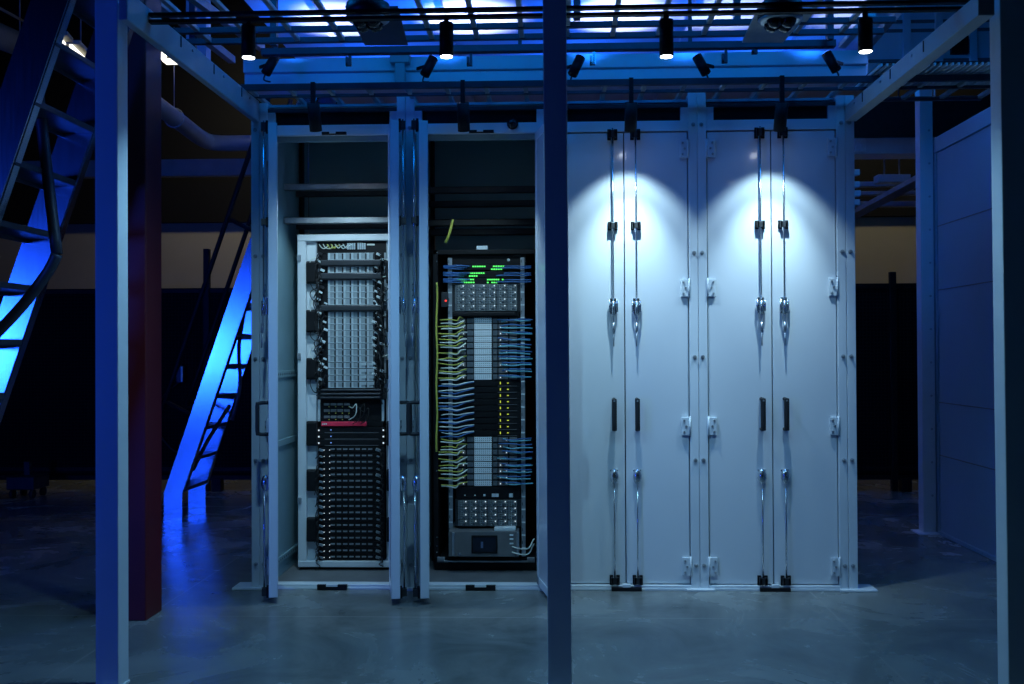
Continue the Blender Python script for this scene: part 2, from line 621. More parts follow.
def tall_post(pxt, pxb, label):
    a = P(pxt, 0, YF0)
    b_ = P(pxb, 684, YF0)
    t = (b_ - a) / (b_.z - a.z)
    top = a + t * (3.45 - a.z)
    bot = a + t * (0.012 - a.z)
    yc = (YF0 + YF1) / 2
    e = empty('frame_post', (bot.x, yc, 0), label, 'post', 'three tall posts of the front frame')
    o = Vector((bot.x, yc, 0))
    MB().bar((bot.x, yc, .012), (top.x, yc, 3.45), .1, .1, 'white', (0, 1, 0), .004).build('column', 'white', e, o)
    MB().box(bot.x - .056, bot.x + .056, yc - .09, yc + .05, 0, .012, 'white', .002).build('base_plate', 'white', e, o)
    return e


tall_post(106, 107, 'tall square steel front post on the left, just in front of the red column')
tall_post(554.5, 560, 'tall square steel front post in the middle of the picture')
tall_post(1012, 1021, 'tall square steel front post at the right edge of the picture')

for s, lab in ((-1, 'steel side beam running back from the left front post to the cabinets'), (1, 'steel side beam running back from the right front post to the cabinets')):
    if s < 0:
        xi = P(260, 102, 0).x; xo = P(254, 123, 0).x; zt = P(260, 102, 0).z; zb = P(254, 123, 0).z
    else:
        xi = P(844, 108, 0).x; xo = P(855.5, 122, 0).x; zt = P(844, 107, 0).z; zb = P(855.5, 122, 0).z
    x0, x1 = min(xi, xo), max(xi, xo)
    e = empty('side_beam', ((x0 + x1) / 2, 0, zb), lab, 'beam', 'side beams of the front frame')
    o = e.location.copy()
    MB().box(x0, x1, YF0 - .06, -.013, zb, zt, 'beam', .004).build('beam', 'beam', e, o)
    for yy in (-.35, -.8, -1.25):
        MB().box(xi - s * .001, xi - s * .004, yy - .004, yy + .004, zt - .06, zt - .008).build('slot', 'black', e, o)
        MB().cyl((xi, yy + .15, zt - .03), (xi - s * .008, yy + .15, zt - .03), .008, seg=8).build('bolt', 'steel', e, o)

# ------------------------------------------------------------------ racks
YR = .42


def rp(px, py, y=YR):
    v = P(px, py, y)
    return v.x, v.z


# ---- left rack : white frame
ax0, _ = rp(298.5, 400)
cxr, _ = rp(351.5, 400)
ax1 = 2 * cxr - ax0
_, zt = rp(351, 234.5)
_, zb = rp(351, 566.5)
bx0, _ = rp(307, 400)
bx1 = 2 * cxr - bx0
ex0, _ = rp(316.5, 400)
ex1 = 2 * cxr - ex0
e = empty('server_rack', (cxr, YR, 0), 'white framed rack in the left open cabinet, filled with silver and black units', 'rack')
RK1 = e
o = Vector((cxr, YR, 0))
b = MB()
b.box(ax0, bx0, YR - .02, YR + .52, zb, zt, 'white', .004)
b.box(bx1, ax1, YR - .02, YR + .52, zb, zt, 'white', .004)
_, zt2 = rp(351, 241)
_, zb2 = rp(351, 560.5)
b.box(ax0, ax1, YR - .024, YR + .52, zt2, zt, 'white', .004)
b.box(ax0, ax1, YR - .024, YR + .52, zb, zb2, 'white', .004)
b.build('frame', 'white', e, o)
for s in (-1, 1):
    xa, xb = (bx0, ex0) if s < 0 else (ex1, bx1)
    MB().box(xa, xb, YR + .012, YR + .02, zb2, zt2).build('side_plate', 'white', e, o)
    xe = ex0 if s < 0 else ex1
    MB().box(xe - .004, xe + .004, YR + .006, YR + .46, zb2, zt2).build('mounting_rail', 'steel', e, o)
    for (p0, p1) in ((261.5, 284), (310, 332.5), (358, 379.5), (421, 445.5), (469, 490.5), (517, 541)):
        _, za = rp(312, p1); _, zz = rp(312, p0)
        bb = MB()
        bb.box(xa + .002, xb + .012, YR - .03, YR + .012, za, zz, 'rubber', .006)
        bb.box(xa + .006, xb + .006, YR - .045, YR - .03, za + .01, zz - .01, 'black', .004)
        bb.build('cable_bracket', 'rubber', e, o)
    for zz in (rp(312, 246)[1], rp(312, 300)[1], rp(312, 350)[1], rp(312, 405)[1], rp(312, 455)[1], rp(312, 505)[1], rp(312, 550)[1]):
        pass
MB().box(ax0 + .005, ax1 - .005, YR + .01, YR + .5, .021, zb).build('plinth', 'black', e, o)
for s in (-1, 1):
    xx = ax0 + .012 if s < 0 else ax1 - .012
    for py in (258, 356, 500):
        zz = rp(351, py)[1]
        MB().box(xx - .012, xx + .012, YR - .034, YR - .02, zz - .022, zz + .022, 'steel', .003).build('frame_catch', 'steel', e, o)
MB().box(bx0, bx1, YR + .47, YR + .48, zb2, zt2).build('rear_cover', 'black', e, o)


def unit_frame(name, px0, px1, py0, py1, label, cat, group, y=YR):
    xa, zz1 = rp(px0, py0, y)
    xb, zz0 = rp(px1, py1, y)
    e = empty(name, ((xa + xb) / 2, y, zz0), label, cat, group)
    return e, Vector(e.location), xa, xb, zz0, zz1


def silver_shelf(py0, py1, label, rows=1, blanks=0):
    e, o, xa, xb, z0, z1 = unit_frame('drive_shelf', 317, 386, py0, py1, label, 'drive shelf', 'silver drive shelves in the left rack')
    g = .0012
    b = MB()
    b.box(xa, xb, YR + .004, YR + .44, z0 + g, z1 - g, 'black')
    b.box(xa, xa + .012, YR - .002, YR + .004, z0 + g, z1 - g, 'steel')
    b.box(xb - .012, xb, YR - .002, YR + .004, z0 + g, z1 - g, 'steel')
    b.build('chassis', 'black', e, o)
    c0 = rp(328.5, 300)[0]; c1 = rp(375, 300)[0]
    w = (c1 - c0) / 6
    first = None
    for r in range(rows):
        za = z0 + (z1 - z0) * r / rows + g * 1.5
        zb_ = z0 + (z1 - z0) * (r + 1) / rows - g * 1.5
        for i in range(6):
            x = c0 + i * w
            b = MB()
            b.box(x + .001, x + w - .003, YR - .010, YR + .003, za, zb_, 'silver_mid', .001)
            b.box(x + w * .78, x + w * .97, YR - .0112, YR - .0095, za + .004, zb_ - .004, 'dark')  # shadow painted as a dark strip down the carrier's right side
            b.box(x + w * .02, x + w * .26, YR - .018, YR - .009, za + .001, zb_ - .001, 'silver')
            b.box(x + w * .26, x + w * .76, YR - .014, YR - .009, za + .001, za + .006, 'silver')
            if blanks and i > 3:
                b.box(x + w * .1, x + w * .9, YR - .014, YR - .010, (za + zb_) / 2, zb_ - .002, 'silver')
            b.build('drive_carrier', 'silver', e, o)
    return e


silver_rows = [(253, 260), (266.5, 273), (280, 286), (286, 292.3), (292.3, 298.6), (298.6, 305)]
silver_rows += [(311.5 + i * 6.33, 311.5 + (i + 1) * 6.33) for i in range(8)]
n = 0
for (a, c) in silver_rows:
    n += 1
    silver_shelf(a, c, f'silver drive shelf, {ORD[n]} from the top in the left rack')
silver_shelf(362.2, 375, 'taller silver drive shelf just under the rows of thin shelves in the left rack', 2, 1)
silver_shelf(375, 388, 'taller silver drive shelf directly above the black slatted panel in the left rack', 2, 1)


def cable_bar(py0, py1, label, slats=1):
    e, o, xa, xb, z0, z1 = unit_frame('cable_manager', 317.5, 386.5, py0, py1, label, 'cable manager', 'black cable managers in the left rack')
    b = MB()
    b.box(xa, xb, YR + .0, YR + .06, z0 + .001, z1 - .001, 'dark')
    b.build('back_plate', 'dark', e, o)
    h = (z1 - z0) / slats
    for i in range(slats):
        MB().box(xa + .03, xb - .03, YR - .045, YR, z0 + h * i + .004, z0 + h * (i + 1) - .004, 'dark', .006).build('cover', 'dark', e, o)
    return e


cable_bar(260, 266.5, 'thin black cable bar, uppermost between the silver shelves of the left rack')
cable_bar(273, 280, 'thin black cable bar, second from top between the silver shelves of the left rack')
cable_bar(305, 311.5, 'thin black cable bar, third from top between the silver shelves of the left rack')
cable_bar(388.3, 399.3, 'black panel of three slats below the last silver shelf in the left rack', 3)

# top patch unit with loose cables
e, o, xa, xb, z0, z1 = unit_frame('network_patch_bay', 317, 386, 241.6, 252.5, 'dark patch panel with loose cables at the top of the left rack', 'patch panel', None)
MB().box(xa, xb, YR + .004, YR + .2, z0, z1 - .001).build('chassis', 'black', e, o)
for i in range(8):
    x = xa + .20 + i * .014 + (.012 if i > 3 else 0)
    MB().box(x, x + .010, YR - .006, YR + .004, z0 + .022, z1 - .012, 'silver', .001).build('port', 'silver', e, o)
MB().box(xa + .33, xa + .38, YR - .004, YR + .004, z1 - .028, z1 - .018).build('name_strip', 'pale', e, o)
pcols = ['pale', 'pale', 'yellow', 'yellow', 'pale']
for i in range(7):
    x = xa + .015 + i * .026
    zt_ = z1 - .018
    b = MB()
    b.tube([(x, YR, zt_), (x + .012, YR - .03, zt_ - .012), (x + .03, YR - .035, zt_ - .03), (x + .05 + random.uniform(-.01, .02), YR - .03, zt_ - .02 + random.uniform(-.012, .015)), (x + .06, YR, zt_ - .005)], .003, None, 6, 4)
    one(b, 'patch_cable', pcols[i % 5], (x, YR, zt_), ('loose yellow' if pcols[i % 5] == 'yellow' else 'loose pale') + ' patch cable looping over the top panel of the left rack', 'cable', 'loose cables at the top of the left rack')

# block switch (4 columns x 3 rows)
e, o, xa, xb, z0, z1 = unit_frame('network_switch', 319, 383.5, 399.8, 421, 'black unit with three rows of grey blocks above the red bezel in the left rack', 'network switch', None)
MB().box(xa, xb, YR + .006, YR + .4, z0, z1).build('chassis', 'black', e, o)
for r in range(3):
    for c in range(4):
        x = rp(324 + c * 6.7, 400)[0]
        zz = rp(324, 404.0 + r * 6.4)[1]
        w = .037
        MB().box(x, x + w, YR - .006, YR + .006, zz - .010, zz + .007, 'grey', .002).build('port_block', 'grey', e, o)
        MB().box(x + w * .82, x + w * .95, YR - .004, YR + .006, zz - .021, zz - .015).build('led', 'yellow', e, o)
for s in (-1, 1):
    xe = rp(319 if s < 0 else 383, 400)[0]
    MB().box(xe - .008, xe + .008, YR - .004, YR + .004, z0, z1).build('ear', 'silver', e, o)
for i in range(4):
    x = rp(352.5 + i * 4, 400)[0]
    zt_ = rp(352, 402 + (i % 2) * 4)[1]
    b = MB()
    b.tube([(x - .02, YR + .0, zt_ - .03), (x + .01, YR - .04, zt_ - .035), (x + .035, YR - .05, zt_ - .01), (x + .03, YR - .05, zt_ - .08), (x - .02, YR - .02, zt_ - .115)], .0035, None, 6, 4)
    one(b, 'patch_cable', 'pale' if i < 1 else 'rubber', (x, YR, zt_), ('pale' if i < 1 else 'black') + ' patch cable hanging in front of the grey port blocks of the left rack', 'cable', 'cables on the grey block switch')

# red bezel unit
e, o, xa, xb, z0, z1 = unit_frame('red_bezel_unit', 320, 383, 421.3, 426.4, 'thin unit with a bright red front strip in the left rack', 'rack unit', None)
MB().box(xa, xb, YR + .004, YR + .4, z0, z1).build('chassis', 'black', e, o)
xm = rp(367, 424)[0]
MB().box(rp(321.5, 424)[0], xm, YR - .012, YR + .004, z0 + .003, z1 - .002, 'red', .003).build('bezel', 'red', e, o)
for i in range(3):
    x = rp(322.7 + i * 1.7, 424)[0]
    MB().box(x, x + .008, YR - .0135, YR - .0115, z0 + .013, z0 + .022).build('badge', 'pale', e, o)

# three black servers with blue status lights
for i in range(3):
    py0 = 427 + i * 6.4
    e, o, xa, xb, z0, z1 = unit_frame('rack_server', 317, 386, py0, py0 + 6.2, f'black server with blue light, {ORD[i + 1]} below the red bezel in the left rack', 'server', 'black servers under the red bezel')
    MB().box(xa + .01, xb - .01, YR, YR + .42, z0, z1 - .002, 'black', .002).build('chassis', 'black', e, o)
    xx = rp(331, 430)[0]
    MB().cyl((xx, YR - .004, z0 + .022), (xx, YR + .001, z0 + .022), .004, seg=8).build('led', 'bled', e, o)
    for px in (319, 383.5):
        xx = rp(px, 430)[0]
        MB().sphere((xx, YR - .006, z0 + .02), .006, None, 1, .6, 1, 8).build('ear_screw', 'wled', e, o)  # screw heads are no lamps; their brightness comes from an emissive material
    MB().box(xa + .05, xb - .05, YR - .002, YR, z0 + .002, z0 + .006).build('trim_line', 'grey', e, o)

# eighteen dark drive units
proto = None
n = 18
for i in range(n):
    py0 = 446.6 + i * 6.33
    e, o, xa, xb, z0, z1 = unit_frame('drive_server', 318.5, 384.5, py0, py0 + 6.2, f'black drive server with grey ticks, {ORD[n - i]} from the bottom of the left rack', 'server', 'black drive servers low in the left rack')
    if proto is None:
        proto = e
        MB().box(xa, xb, YR + .002, YR + .42, z0, z1 - .0015, 'black', .001).build('chassis', 'black', e, o)
        for c in range(7):
            x = rp(330.6 + c * 6.25, 500)[0]
            b = MB()
            b.box(x, x + .036, YR - .004, YR + .002, z0 + .004, z1 - .004, 'black', .001)
            b.box(x + .002, x + .030, YR - .006, YR - .004, z0 + .020, z0 + .030, 'tick')
            b.build('drive_bay', 'black', e, o)
        for px in (324, 329.5):
            x = rp(px, 500)[0]
            MB().box(x, x + .004, YR - .005, YR + .002, z0 + .016, z0 + .021).build('led', 'wled', e, o)
    else:
        for ch in proto.children:
            c = ch.copy()
            COL.objects.link(c)
            c.parent = e


# side power cords of the left rack
def cord(x, z, s, drop, group, label, plug='tick', r=.0035, y0=YR - .012):
    e = empty('power_cord', (x, y0, z), label, 'cord', group)
    k_ = random.uniform(.7, 1.35)
    o = Vector((x, y0, z))
    j = lambda a: random.uniform(-a, a)
    pts = [(x, y0, z), (x + s * .012, y0 - .018, z - .004), (x + s * (.026 + j(.008)), y0 - .03 + j(.01), z - drop * .35), (x + s * (.018 + j(.014)), y0 - .03 + j(.012), z - drop * .7), (x + s * (.035 + j(.012)), y0 - .012, z - drop)]
    MB().tube(pts, r, None, 6, 4).build('cable', 'rubber', e, o)
    MB().bar((x - .011 * k_, y0 - .016, z + .006 * k_), (x + .009 * k_, y0 - .004, z - .004), .013 * k_, .012 * k_, plug, (0, 1, 0), .002).build('plug', plug, e, o)
    return e


M['plug'] = mat('pale_plug', (.75, .82, .84), .4, 0, .1, 30)
for s in (-1, 1):
    side = 'left' if s < 0 else 'right'
    for i in range(32):
        py = 255 + i * 4.15 + random.uniform(-1.2, 1.2)
        px = (323.5 if s < 0 else 379) + random.uniform(-4.2, 4.2)
        x, z = rp(px, py)
        cord(x, z, s, random.uniform(.07, .14), f'power cords {side} of the silver shelves',
             f'black power cord with pale plug at the {side} edge of the silver drive shelves', 'plug' if random.random() < .75 else 'rubber')
    for i in range(9):
        py = 258 + i * 14.5 + random.uniform(-2, 2)
        x, z = rp(319.5 if s < 0 else 383.5, py)
        b = MB()
        a = random.uniform(.035, .06)
        b.tube([(x + s * .0, YR - .01, z), (x + s * .035, YR - .03, z - .01), (x + s * .055, YR - .03, z - a), (x + s * .03, YR - .035, z - 2 * a), (x - s * .005, YR - .01, z - 2 * a - .01)], .0028, None, 6, 4)
        one(b, 'looped_cable', 'pale' if i % 3 == 0 else 'rubber', (x, YR, z), ('pale' if i % 3 == 0 else 'black') + f' looped cable bulging over the {side} side plate of the left rack', 'cable', f'looped cables over the {side} side plate')
    for i in range(18):
        py = 450 + i * 6.3
        px = (322 if s < 0 else 379)
        x, z = rp(px, py)
        cord(x, z, s, random.uniform(.05, .09), f'power cords {side} of the black drive servers',
             f'black power cord with small pale plug at the {side} edge of the black drive servers', 'silver_mid', .003)

# ---- right rack : black frame
kx0 = rp(434, 400)[0]
kx1 = rp(540.5, 400)[0]
kc = (kx0 + kx1) / 2
_, zt = rp(487, 250)
_, zb = rp(487, 561)
e = empty('server_rack', (kc, YR, 0), 'black framed rack in the middle open cabinet, wired with many patch cables', 'rack')
o = Vector((kc, YR, 0))
b = MB()
b.box(kx0, kx0 + .03, YR - .03, YR + .5, .1, zt, 'black', .003)
b.box(kx1 - .03, kx1, YR - .03, YR + .5, .1, zt, 'black', .003)
b.box(kx0, kx1, YR - .03, YR + .5, zt - .03, zt, 'black', .003)
b.build('frame', 'black', e, o)
for px in (450.5, 523):
    x = rp(px, 400)[0]
    zz0 = rp(450, 556)[1]; zz1 = rp(450, 258)[1]
    b = MB()
    b.box(x - .013, x + .013, YR - .004, YR + .004, zz0, zz1, 'steel')
    q = 0
    zz = zz0 + .05
    while zz < zz1:
        b.box(x - .012, x + .012, YR - .007, YR - .004, zz, zz + .009, 'plug')
        b.box(x - .010, x - .004, YR - .0062, YR - .004, zz + .03, zz + .05, 'silver_dim')
        zz += .083
    b.build('mounting_rail', 'steel', e, o)
    # cable duct behind the cables
    s = -1 if px < 480 else 1
MB().box(kx0 + .03, kx1 - .03, YR + .46, YR + .47, .1, zt).build('rear_cover', 'black', e, o)
MB().box(kx0, kx1, YR - .01, YR + .5, .021, .1).build('plinth', 'black', e, o)
b = MB()
x0, z0 = rp(438, 560.5); x1, z1 = rp(535, 557)
b.box(x0, x1, YR - .05, YR - .03, z0, z0 + .010, 'steel', .002)
b.box(x0, x0 + .05, YR - .05, YR - .031, z0, z1 + .008, 'steel', .004)
b.box(x1 - .05, x1, YR - .05, YR - .031, z0, z1 + .008, 'steel', .004)
b.build('base_rail', 'steel', e, o)
for px in (433, 538.5):
    for py in (253, 262, 291, 307, 352, 395, 400, 408, 414, 450, 470, 536, 545, 551):
        x, z = rp(min(max(px, 437.5), 536.5), py)
        MB().cyl((x, YR - .036, z), (x, YR - .03, z), .004, seg=8).build('screw', 'chrome', e, o)
x0, z0 = rp(477, 250); x1, z1 = rp(488, 246.3)
MB().box(x0, x1, YR - .034, YR - .03, z0, z1, 'plug', .001).build('name_plate', 'plug', e, o)

# three switches with green port lights
sw = [(265, 269.5, [(470, 486, 266.5), (493, 505, 266.3), (491, 505, 269.2)], 'uppermost'),
      (271.5, 277.2, [(457, 463, 273.2), (469, 485, 273.2), (469, 478, 276)], 'middle'),
      (278.2, 283.6, [(457, 474.5, 279.6), (461, 475, 282.5), (487, 504, 279.6), (487, 500, 282.5)], 'lowest')]
for (a, c, leds, wd) in sw:
    e, o, xa, xb, z0, z1 = unit_frame('network_switch', 449, 526, a, c, f'{wd} of the three black switches with green lights in the middle rack', 'network switch', 'green lit switches')
    MB().box(xa, xb, YR + .004, YR + .35, z0, z1, 'black', .002).build('chassis', 'black', e, o)
    for (p0, p1, py) in leds:
        x0, z = rp(p0, py)
        x1, _ = rp(p1, py)
        nn = max(3, int((p1 - p0) / 2.1))
        b = MB()
        for q in range(nn):
            if random.random() < .88:
                x = x0 + (x1 - x0) * q / nn
                b.box(x, x + (x1 - x0) / nn * .75, YR - .002, YR + .004, z - .0042, z + .0042)
        b.build('port_lights', 'green', e, o)
    for q in range(3):
        zc_ = z0 + (z1 - z0) * (.25 + .25 * q)
        xs = rp(448, a)[0]
        xe = rp(464 + q * 3, a)[0]
        b = MB()
        b.tube([(xs - .03, YR - .01, zc_ + .004), (xs + .02, YR - .03, zc_), ((xs + xe) / 2, YR - .03, zc_ + random.uniform(-.005, .005)), (xe, YR, zc_ - .002)], .0045, None, 6, 4)
        one(b, 'patch_cable', 'blue', (xs, YR, zc_), f'blue patch cable entering the left end of the {wd} green lit switch', 'cable', f'blue cables on the {wd} green lit switch')
    for q in range(2):
        zc_ = z0 + (z1 - z0) * (.3 + .35 * q)
        xs = rp(531, a)[0]
        xe = rp(496 + q * 8, a)[0]
        b = MB()
        b.tube([(xs, YR - .01, zc_), (xs - .05, YR - .03, zc_ - .004), ((xs + xe) / 2, YR - .032, zc_ - .002), (xe, YR, zc_)], .004, None, 6, 4)
        one(b, 'patch_cable', 'blue', (xs, YR, zc_), f'blue patch cable entering the right end of the {wd} green lit switch', 'cable', f'blue cables right of the {wd} green lit switch')
# small indicator unit above the switches
e, o, xa, xb, z0, z1 = unit_frame('blank_panel', 449, 526, 251.5, 264.5, 'black blank panel with one round white button above the green lit switches', 'panel', None)
MB().box(xa, xb, YR + .004, YR + .02, z0 + .002, zt - .032).build('plate', 'black', e, o)
x, z = rp(508.5, 260)
MB().sphere((x, YR, z), .011, None, 1, .5, 1, 10).build('button', 'plug', e, o)
x0, z0_ = rp(513, 254); x1, z1_ = rp(521, 249.5)
MB().box(x0, x1, YR - .002, YR + .006, z0_ - .015, z0_ + .012).build('tag_plate', 'dark', e, o)
# little unit with a red light left of the array
x, z = rp(446.3, 301)
e = empty('sensor_module', (x, YR - .03, z - .04), 'small dark module with a red light at the left of the middle rack', 'sensor')
o = Vector(e.location)
MB().box(x - .03, x + .015, YR - .03, YR - .002, z - .04, z + .055, 'dark', .003).build('housing', 'dark', e, o)
MB().sphere((x, YR - .032, z), .007, None, 1, .6, 1, 10).build('led', 'rled', e, o)


def array(py0, py1, px0, px1, label):
    e, o, xa, xb, z0, z1 = unit_frame('disk_array', px0 - 3, px1 + 4, py0, py1, label, 'disk array', 'grey disk arrays in the middle rack')
    MB().box(xa, xb, YR + .004, YR + .42, z0, z1, 'dark', .002).build('chassis', 'dark', e, o)
    w = (xb - xa - .05) / 6
    h = (z1 - z0 - .006) / 4
    for r in range(4):
        for c in range(6):
            x = xa + .02 + c * w
            z = z0 + .003 + r * h
            b = MB()
            b.box(x + .001, x + w - .002, YR - .010, YR + .004, z + .001, z + h - .001, 'drive', .0015)
            b.box(x + w * .06, x + w * .22, YR - .013, YR - .009, z + .004, z + h - .004, 'silver_dim')
            b.sphere((x + w * .62, YR - .012, z + h * .45), .011, 'silver_dim', 1, .4, 1, 10)
            b.cyl((x + w * .80, YR - .013, z + h * .78), (x + w * .80, YR - .009, z + h * .78), .0045, 'wled', seg=8)
            b.cyl((x + w * .40, YR - .012, z + h * .25), (x + w * .40, YR - .009, z + h * .25), .003, 'silver', seg=8)
            b.build('drive_carrier', 'drive', e, o)
    return e


array(284.2, 311.4, 455, 518, 'grey disk array of round knobs directly below the green lit switches')
array(499.5, 526.5, 458, 518, 'grey disk array of small white lights above the display console')
e, o, xa, xb, z0, z1 = unit_frame('cable_manager', 451, 519, 311.8, 316.8, 'black cable bar below the upper grey disk array of the middle rack', 'cable manager', None)
MB().box(xa, xb, YR + .0, YR + .05, z0, z1, 'black', .002).build('back_plate', 'black', e, o)
MB().box(xa + .02, xb - .02, YR - .04, YR + .0, z0 + .004, z1 - .004, 'black', .006).build('cover', 'black', e, o)


def mesh_server(py0, py1, label, grp, kind):
    e, o, xa, xb, z0, z1 = unit_frame('rack_server', 455, 520, py0, py1, label, 'server', grp)
    g = .001
    MB().box(xa, xb, YR + .004, YR + .42, z0 + g, z1 - g, 'black').build('chassis', 'black', e, o)
    X = lambda px: rp(px, (py0 + py1) / 2)[0]
    if kind == 'mesh':
        MB().box(X(474.3), X(491.8), YR - .004, YR + .004, z0 + .002, z1 - .003, 'vent', .001).build('vent_grille', 'vent', e, o)
        for (p0, p1, mm) in ((457.5, 465.5, 'grey'), (467, 473.5, 'silver_dim'), (493, 497.5, 'silver_dim'), (498.5, 508, 'grey'), (509.5, 517, 'grey')):
            MB().box(X(p0), X(p1), YR - .003, YR + .004, z0 + .004, z1 - .006, mm, .001).build('port_block', mm, e, o)
        for px in (463, 494.5, 500, 506):
            if random.random() < .7:
                MB().box(X(px), X(px + 1.0), YR - .006, YR - .003, z0 + .012, z0 + .021).build('led', 'wled' if px != 494.5 else 'duct', e, o)
    else:
        MB().box(X(475), X(497), YR - .003, YR + .004, z0 + .003, z1 - .004, 'black', .001).build('front_cover', 'dark', e, o)
        MB().box(X(499.9), X(500.8), YR - .003, YR + .004, z0 + .014, z1 - .012).build('led', 'yled', e, o)
        MB().box(X(507.0), X(508.8), YR - .003, YR + .004, z0 + .019, z1 - .017).build('led', 'yled', e, o)
        MB().box(X(498), X(517), YR - .003, YR + .002, z0 + .0015, z0 + .004).build('trim_line', 'grey', e, o)
    return e


srv = []
for i in range(10):
    py0 = 317.2 + i * 6.27
    srv.append((py0, 'up'))
    mesh_server(py0, py0 + 6.2, f'server with pale mesh grille, {ORD[i + 1]} from the top of the middle rack upper group', 'mesh fronted servers, upper group', 'mesh')
for i in range(9):
    py0 = 380.2 + i * 6.22
    srv.append((py0, 'mid'))
    mesh_server(py0, py0 + 6.15, f'black server with yellow lights, {ORD[i + 1]} from the top of its group in the middle rack', 'black servers with yellow lights', 'black')
for i in range(8):
    py0 = 436.4 + i * 6.22
    srv.append((py0, 'low'))
    mesh_server(py0, py0 + 6.15, f'server with pale mesh grille, {ORD[i + 1]} from the top of the middle rack lower group', 'mesh fronted servers, lower group', 'mesh')

# black panel with white buttons
e, o, xa, xb, z0, z1 = unit_frame('control_panel', 456, 520, 486.6, 499, 'black control panel with a few white buttons between servers and lower array', 'panel', None)
MB().box(xa, xb, YR + .0, YR + .3, z0 + .001, z1 - .001, 'black', .002).build('chassis', 'black', e, o)
for px, w in ((465, .004), (475, .004), (484.5, .007), (493.5, .011), (497, .011), (511, .013)):
    x, z = rp(px, 495.2)
    MB().box(x - w, x + w, YR - .006, YR, z - w, z + w, 'plug', .002).build('button', 'plug', e, o)

# patch cables of the middle rack
for (py0, kind) in srv:
    pc = py0 + 3.2
    for q in range(2):
        j = lambda a: random.uniform(-a, a)
        dy = j(1.0) + (q - .5) * 2.2
        x0, z0 = rp(439.5 + j(2.5), pc + dy + 1.5 + j(1.2))
        x1, z1 = rp(451, pc + dy + 1.6 + j(.8))
        x2, z2 = rp(457 + j(1), pc + dy + 2.0)
        if kind == 'mid':
            x3, z3 = rp(467 + j(2), pc + dy * .5 - .6)
            x4, z4 = rp(474, pc + dy * .3 - 1.6)
            col = 'blue' if q else 'pale'
            grp = ('blue' if q else 'pale') + ' cables of the yellow light servers'
            lab = ('blue' if q else 'pale') + ' patch cable rising to the left of the black servers with yellow lights'
        else:
            x3, z3 = rp(461 + j(2), pc + dy - .4 + j(1.8))
            x4, z4 = rp(465 + j(2.5), pc + dy * .5 - 1.6 + j(1))
            col = 'pale' if q else 'yellow'
            if kind == 'up':
                lab = f'{col} patch cable running left from the upper group of mesh fronted servers'
            else:
                lab = f'{col} patch cable running left from the lower group of mesh fronted servers'
            grp = lab[:60]
        b = MB()
        b.tube([(x0, YR - .015, z0), (x1, YR - .035, z1), (x2, YR - .04, z2), (x3, YR - .035, z3), (x4, YR - .002, z4)], .0048 if q else .0042, None, 6, 4)
        one(b, 'patch_cable', col, (x0, YR, z0), lab, 'cable', grp)
    if kind != 'mid':
        for q in range(2):
            dy = (q - .5) * 2.0 + random.uniform(-.8, .8)
            x0, z0 = rp(532 + random.uniform(-2, 1), pc + dy + random.uniform(-1, 1))
            x1, z1 = rp(521, pc + dy)
            x2, z2 = rp(512 + random.uniform(-2, 2), pc + dy + random.uniform(-1.2, 1.2))
            x3, z3 = rp(500 + random.uniform(-3, 5), pc + dy * .6 + random.uniform(-1.5, 1))
            col = 'cyan' if q else 'blue'
            wd = 'upper' if kind == 'up' else 'lower'
            b = MB()
            b.tube([(x0, YR - .012, z0), (x1, YR - .034, z1), (x2, YR - .036, z2), (x3, YR - .002, z3)], .0042, None, 6, 4)
            one(b, 'patch_cable', col, (x0, YR, z0), ('light blue' if q else 'dark blue') + f' patch cable running right from the {wd} group of mesh fronted servers', 'cable', ('light blue' if q else 'dark blue') + f' cables right of the {wd} group')
# yellow riser cable at the left
pts = []
for i, py in enumerate(range(283, 462, 12)):
    x, z = rp(437.6 + math.sin(i * 1.3) * .5, py)
    pts.append((x, YR - .046, z))
e0 = Vector(pts[-1])
one(MB().tube(pts, .0065, None, 8, 3), 'fibre_cable', 'yellow', tuple(e0), 'thick yellow cable running down the left upright of the middle rack', 'cable')
x0, z0 = rp(453, 222, .36); x1, z1 = rp(450, 234, .36); x2, z2 = rp(446, 243, .38)
one(MB().tube([(x0, .335, z0 + .005), (x0, .33, z0), (x1, .33, z1), (x2, .36, z2)], .009, None, 8, 4), 'fibre_cable', 'yellow', (x2, .36, z2), 'short yellow cable hanging over the rail above the middle rack', 'cable')

# display console low in the middle rack
yk = YR - .10
x0, z1 = rp(448.5, 531.5, yk)
x1, z0 = rp(519, 557, yk)
e = empty('display_console', ((x0 + x1) / 2, yk, z0), 'grey console with a dark square screen at the bottom of the middle rack', 'console')
o = Vector(e.location)
b = MB()
b.box(x0, x1, yk, YR + .4, z0, z1, 'grey', .004)
b.build('housing', 'grey', e, o)
xs0, zs1 = rp(471.5, 535.3, yk); xs1, zs0 = rp(497.5, 553.3, yk)
MB().box(xs0, xs1, yk - .006, yk, zs0, zs1, 'black', .002).build('screen_bezel', 'black', e, o)
MB().box(xs0 + .012, xs1 - .012, yk - .008, yk - .006, zs0 + .012, zs1 - .012).build('screen', 'screen', e, o)
MB().box(xs0 + .06, xs0 + .075, yk - .0086, yk - .008, zs0 + .035, zs0 + .075).build('screen_icon', 'glow', e, o)
for px in (453.3, 518):
    xx = rp(px, 540, yk)[0]
    MB().box(xx - .008, xx + .008, yk - .012, yk, z0 + .008, z1 - .004, 'steel', .003).build('grab_bar', 'steel', e, o)
for py in (535, 539, 543.5):
    xx, zz = rp(511.5, py, yk)
    MB().box(xx - .012, xx + .012, yk - .006, yk, zz - .005, zz + .005, 'plug', .001).build('button', 'plug', e, o)
xx, zz = rp(459.5, 554, yk)
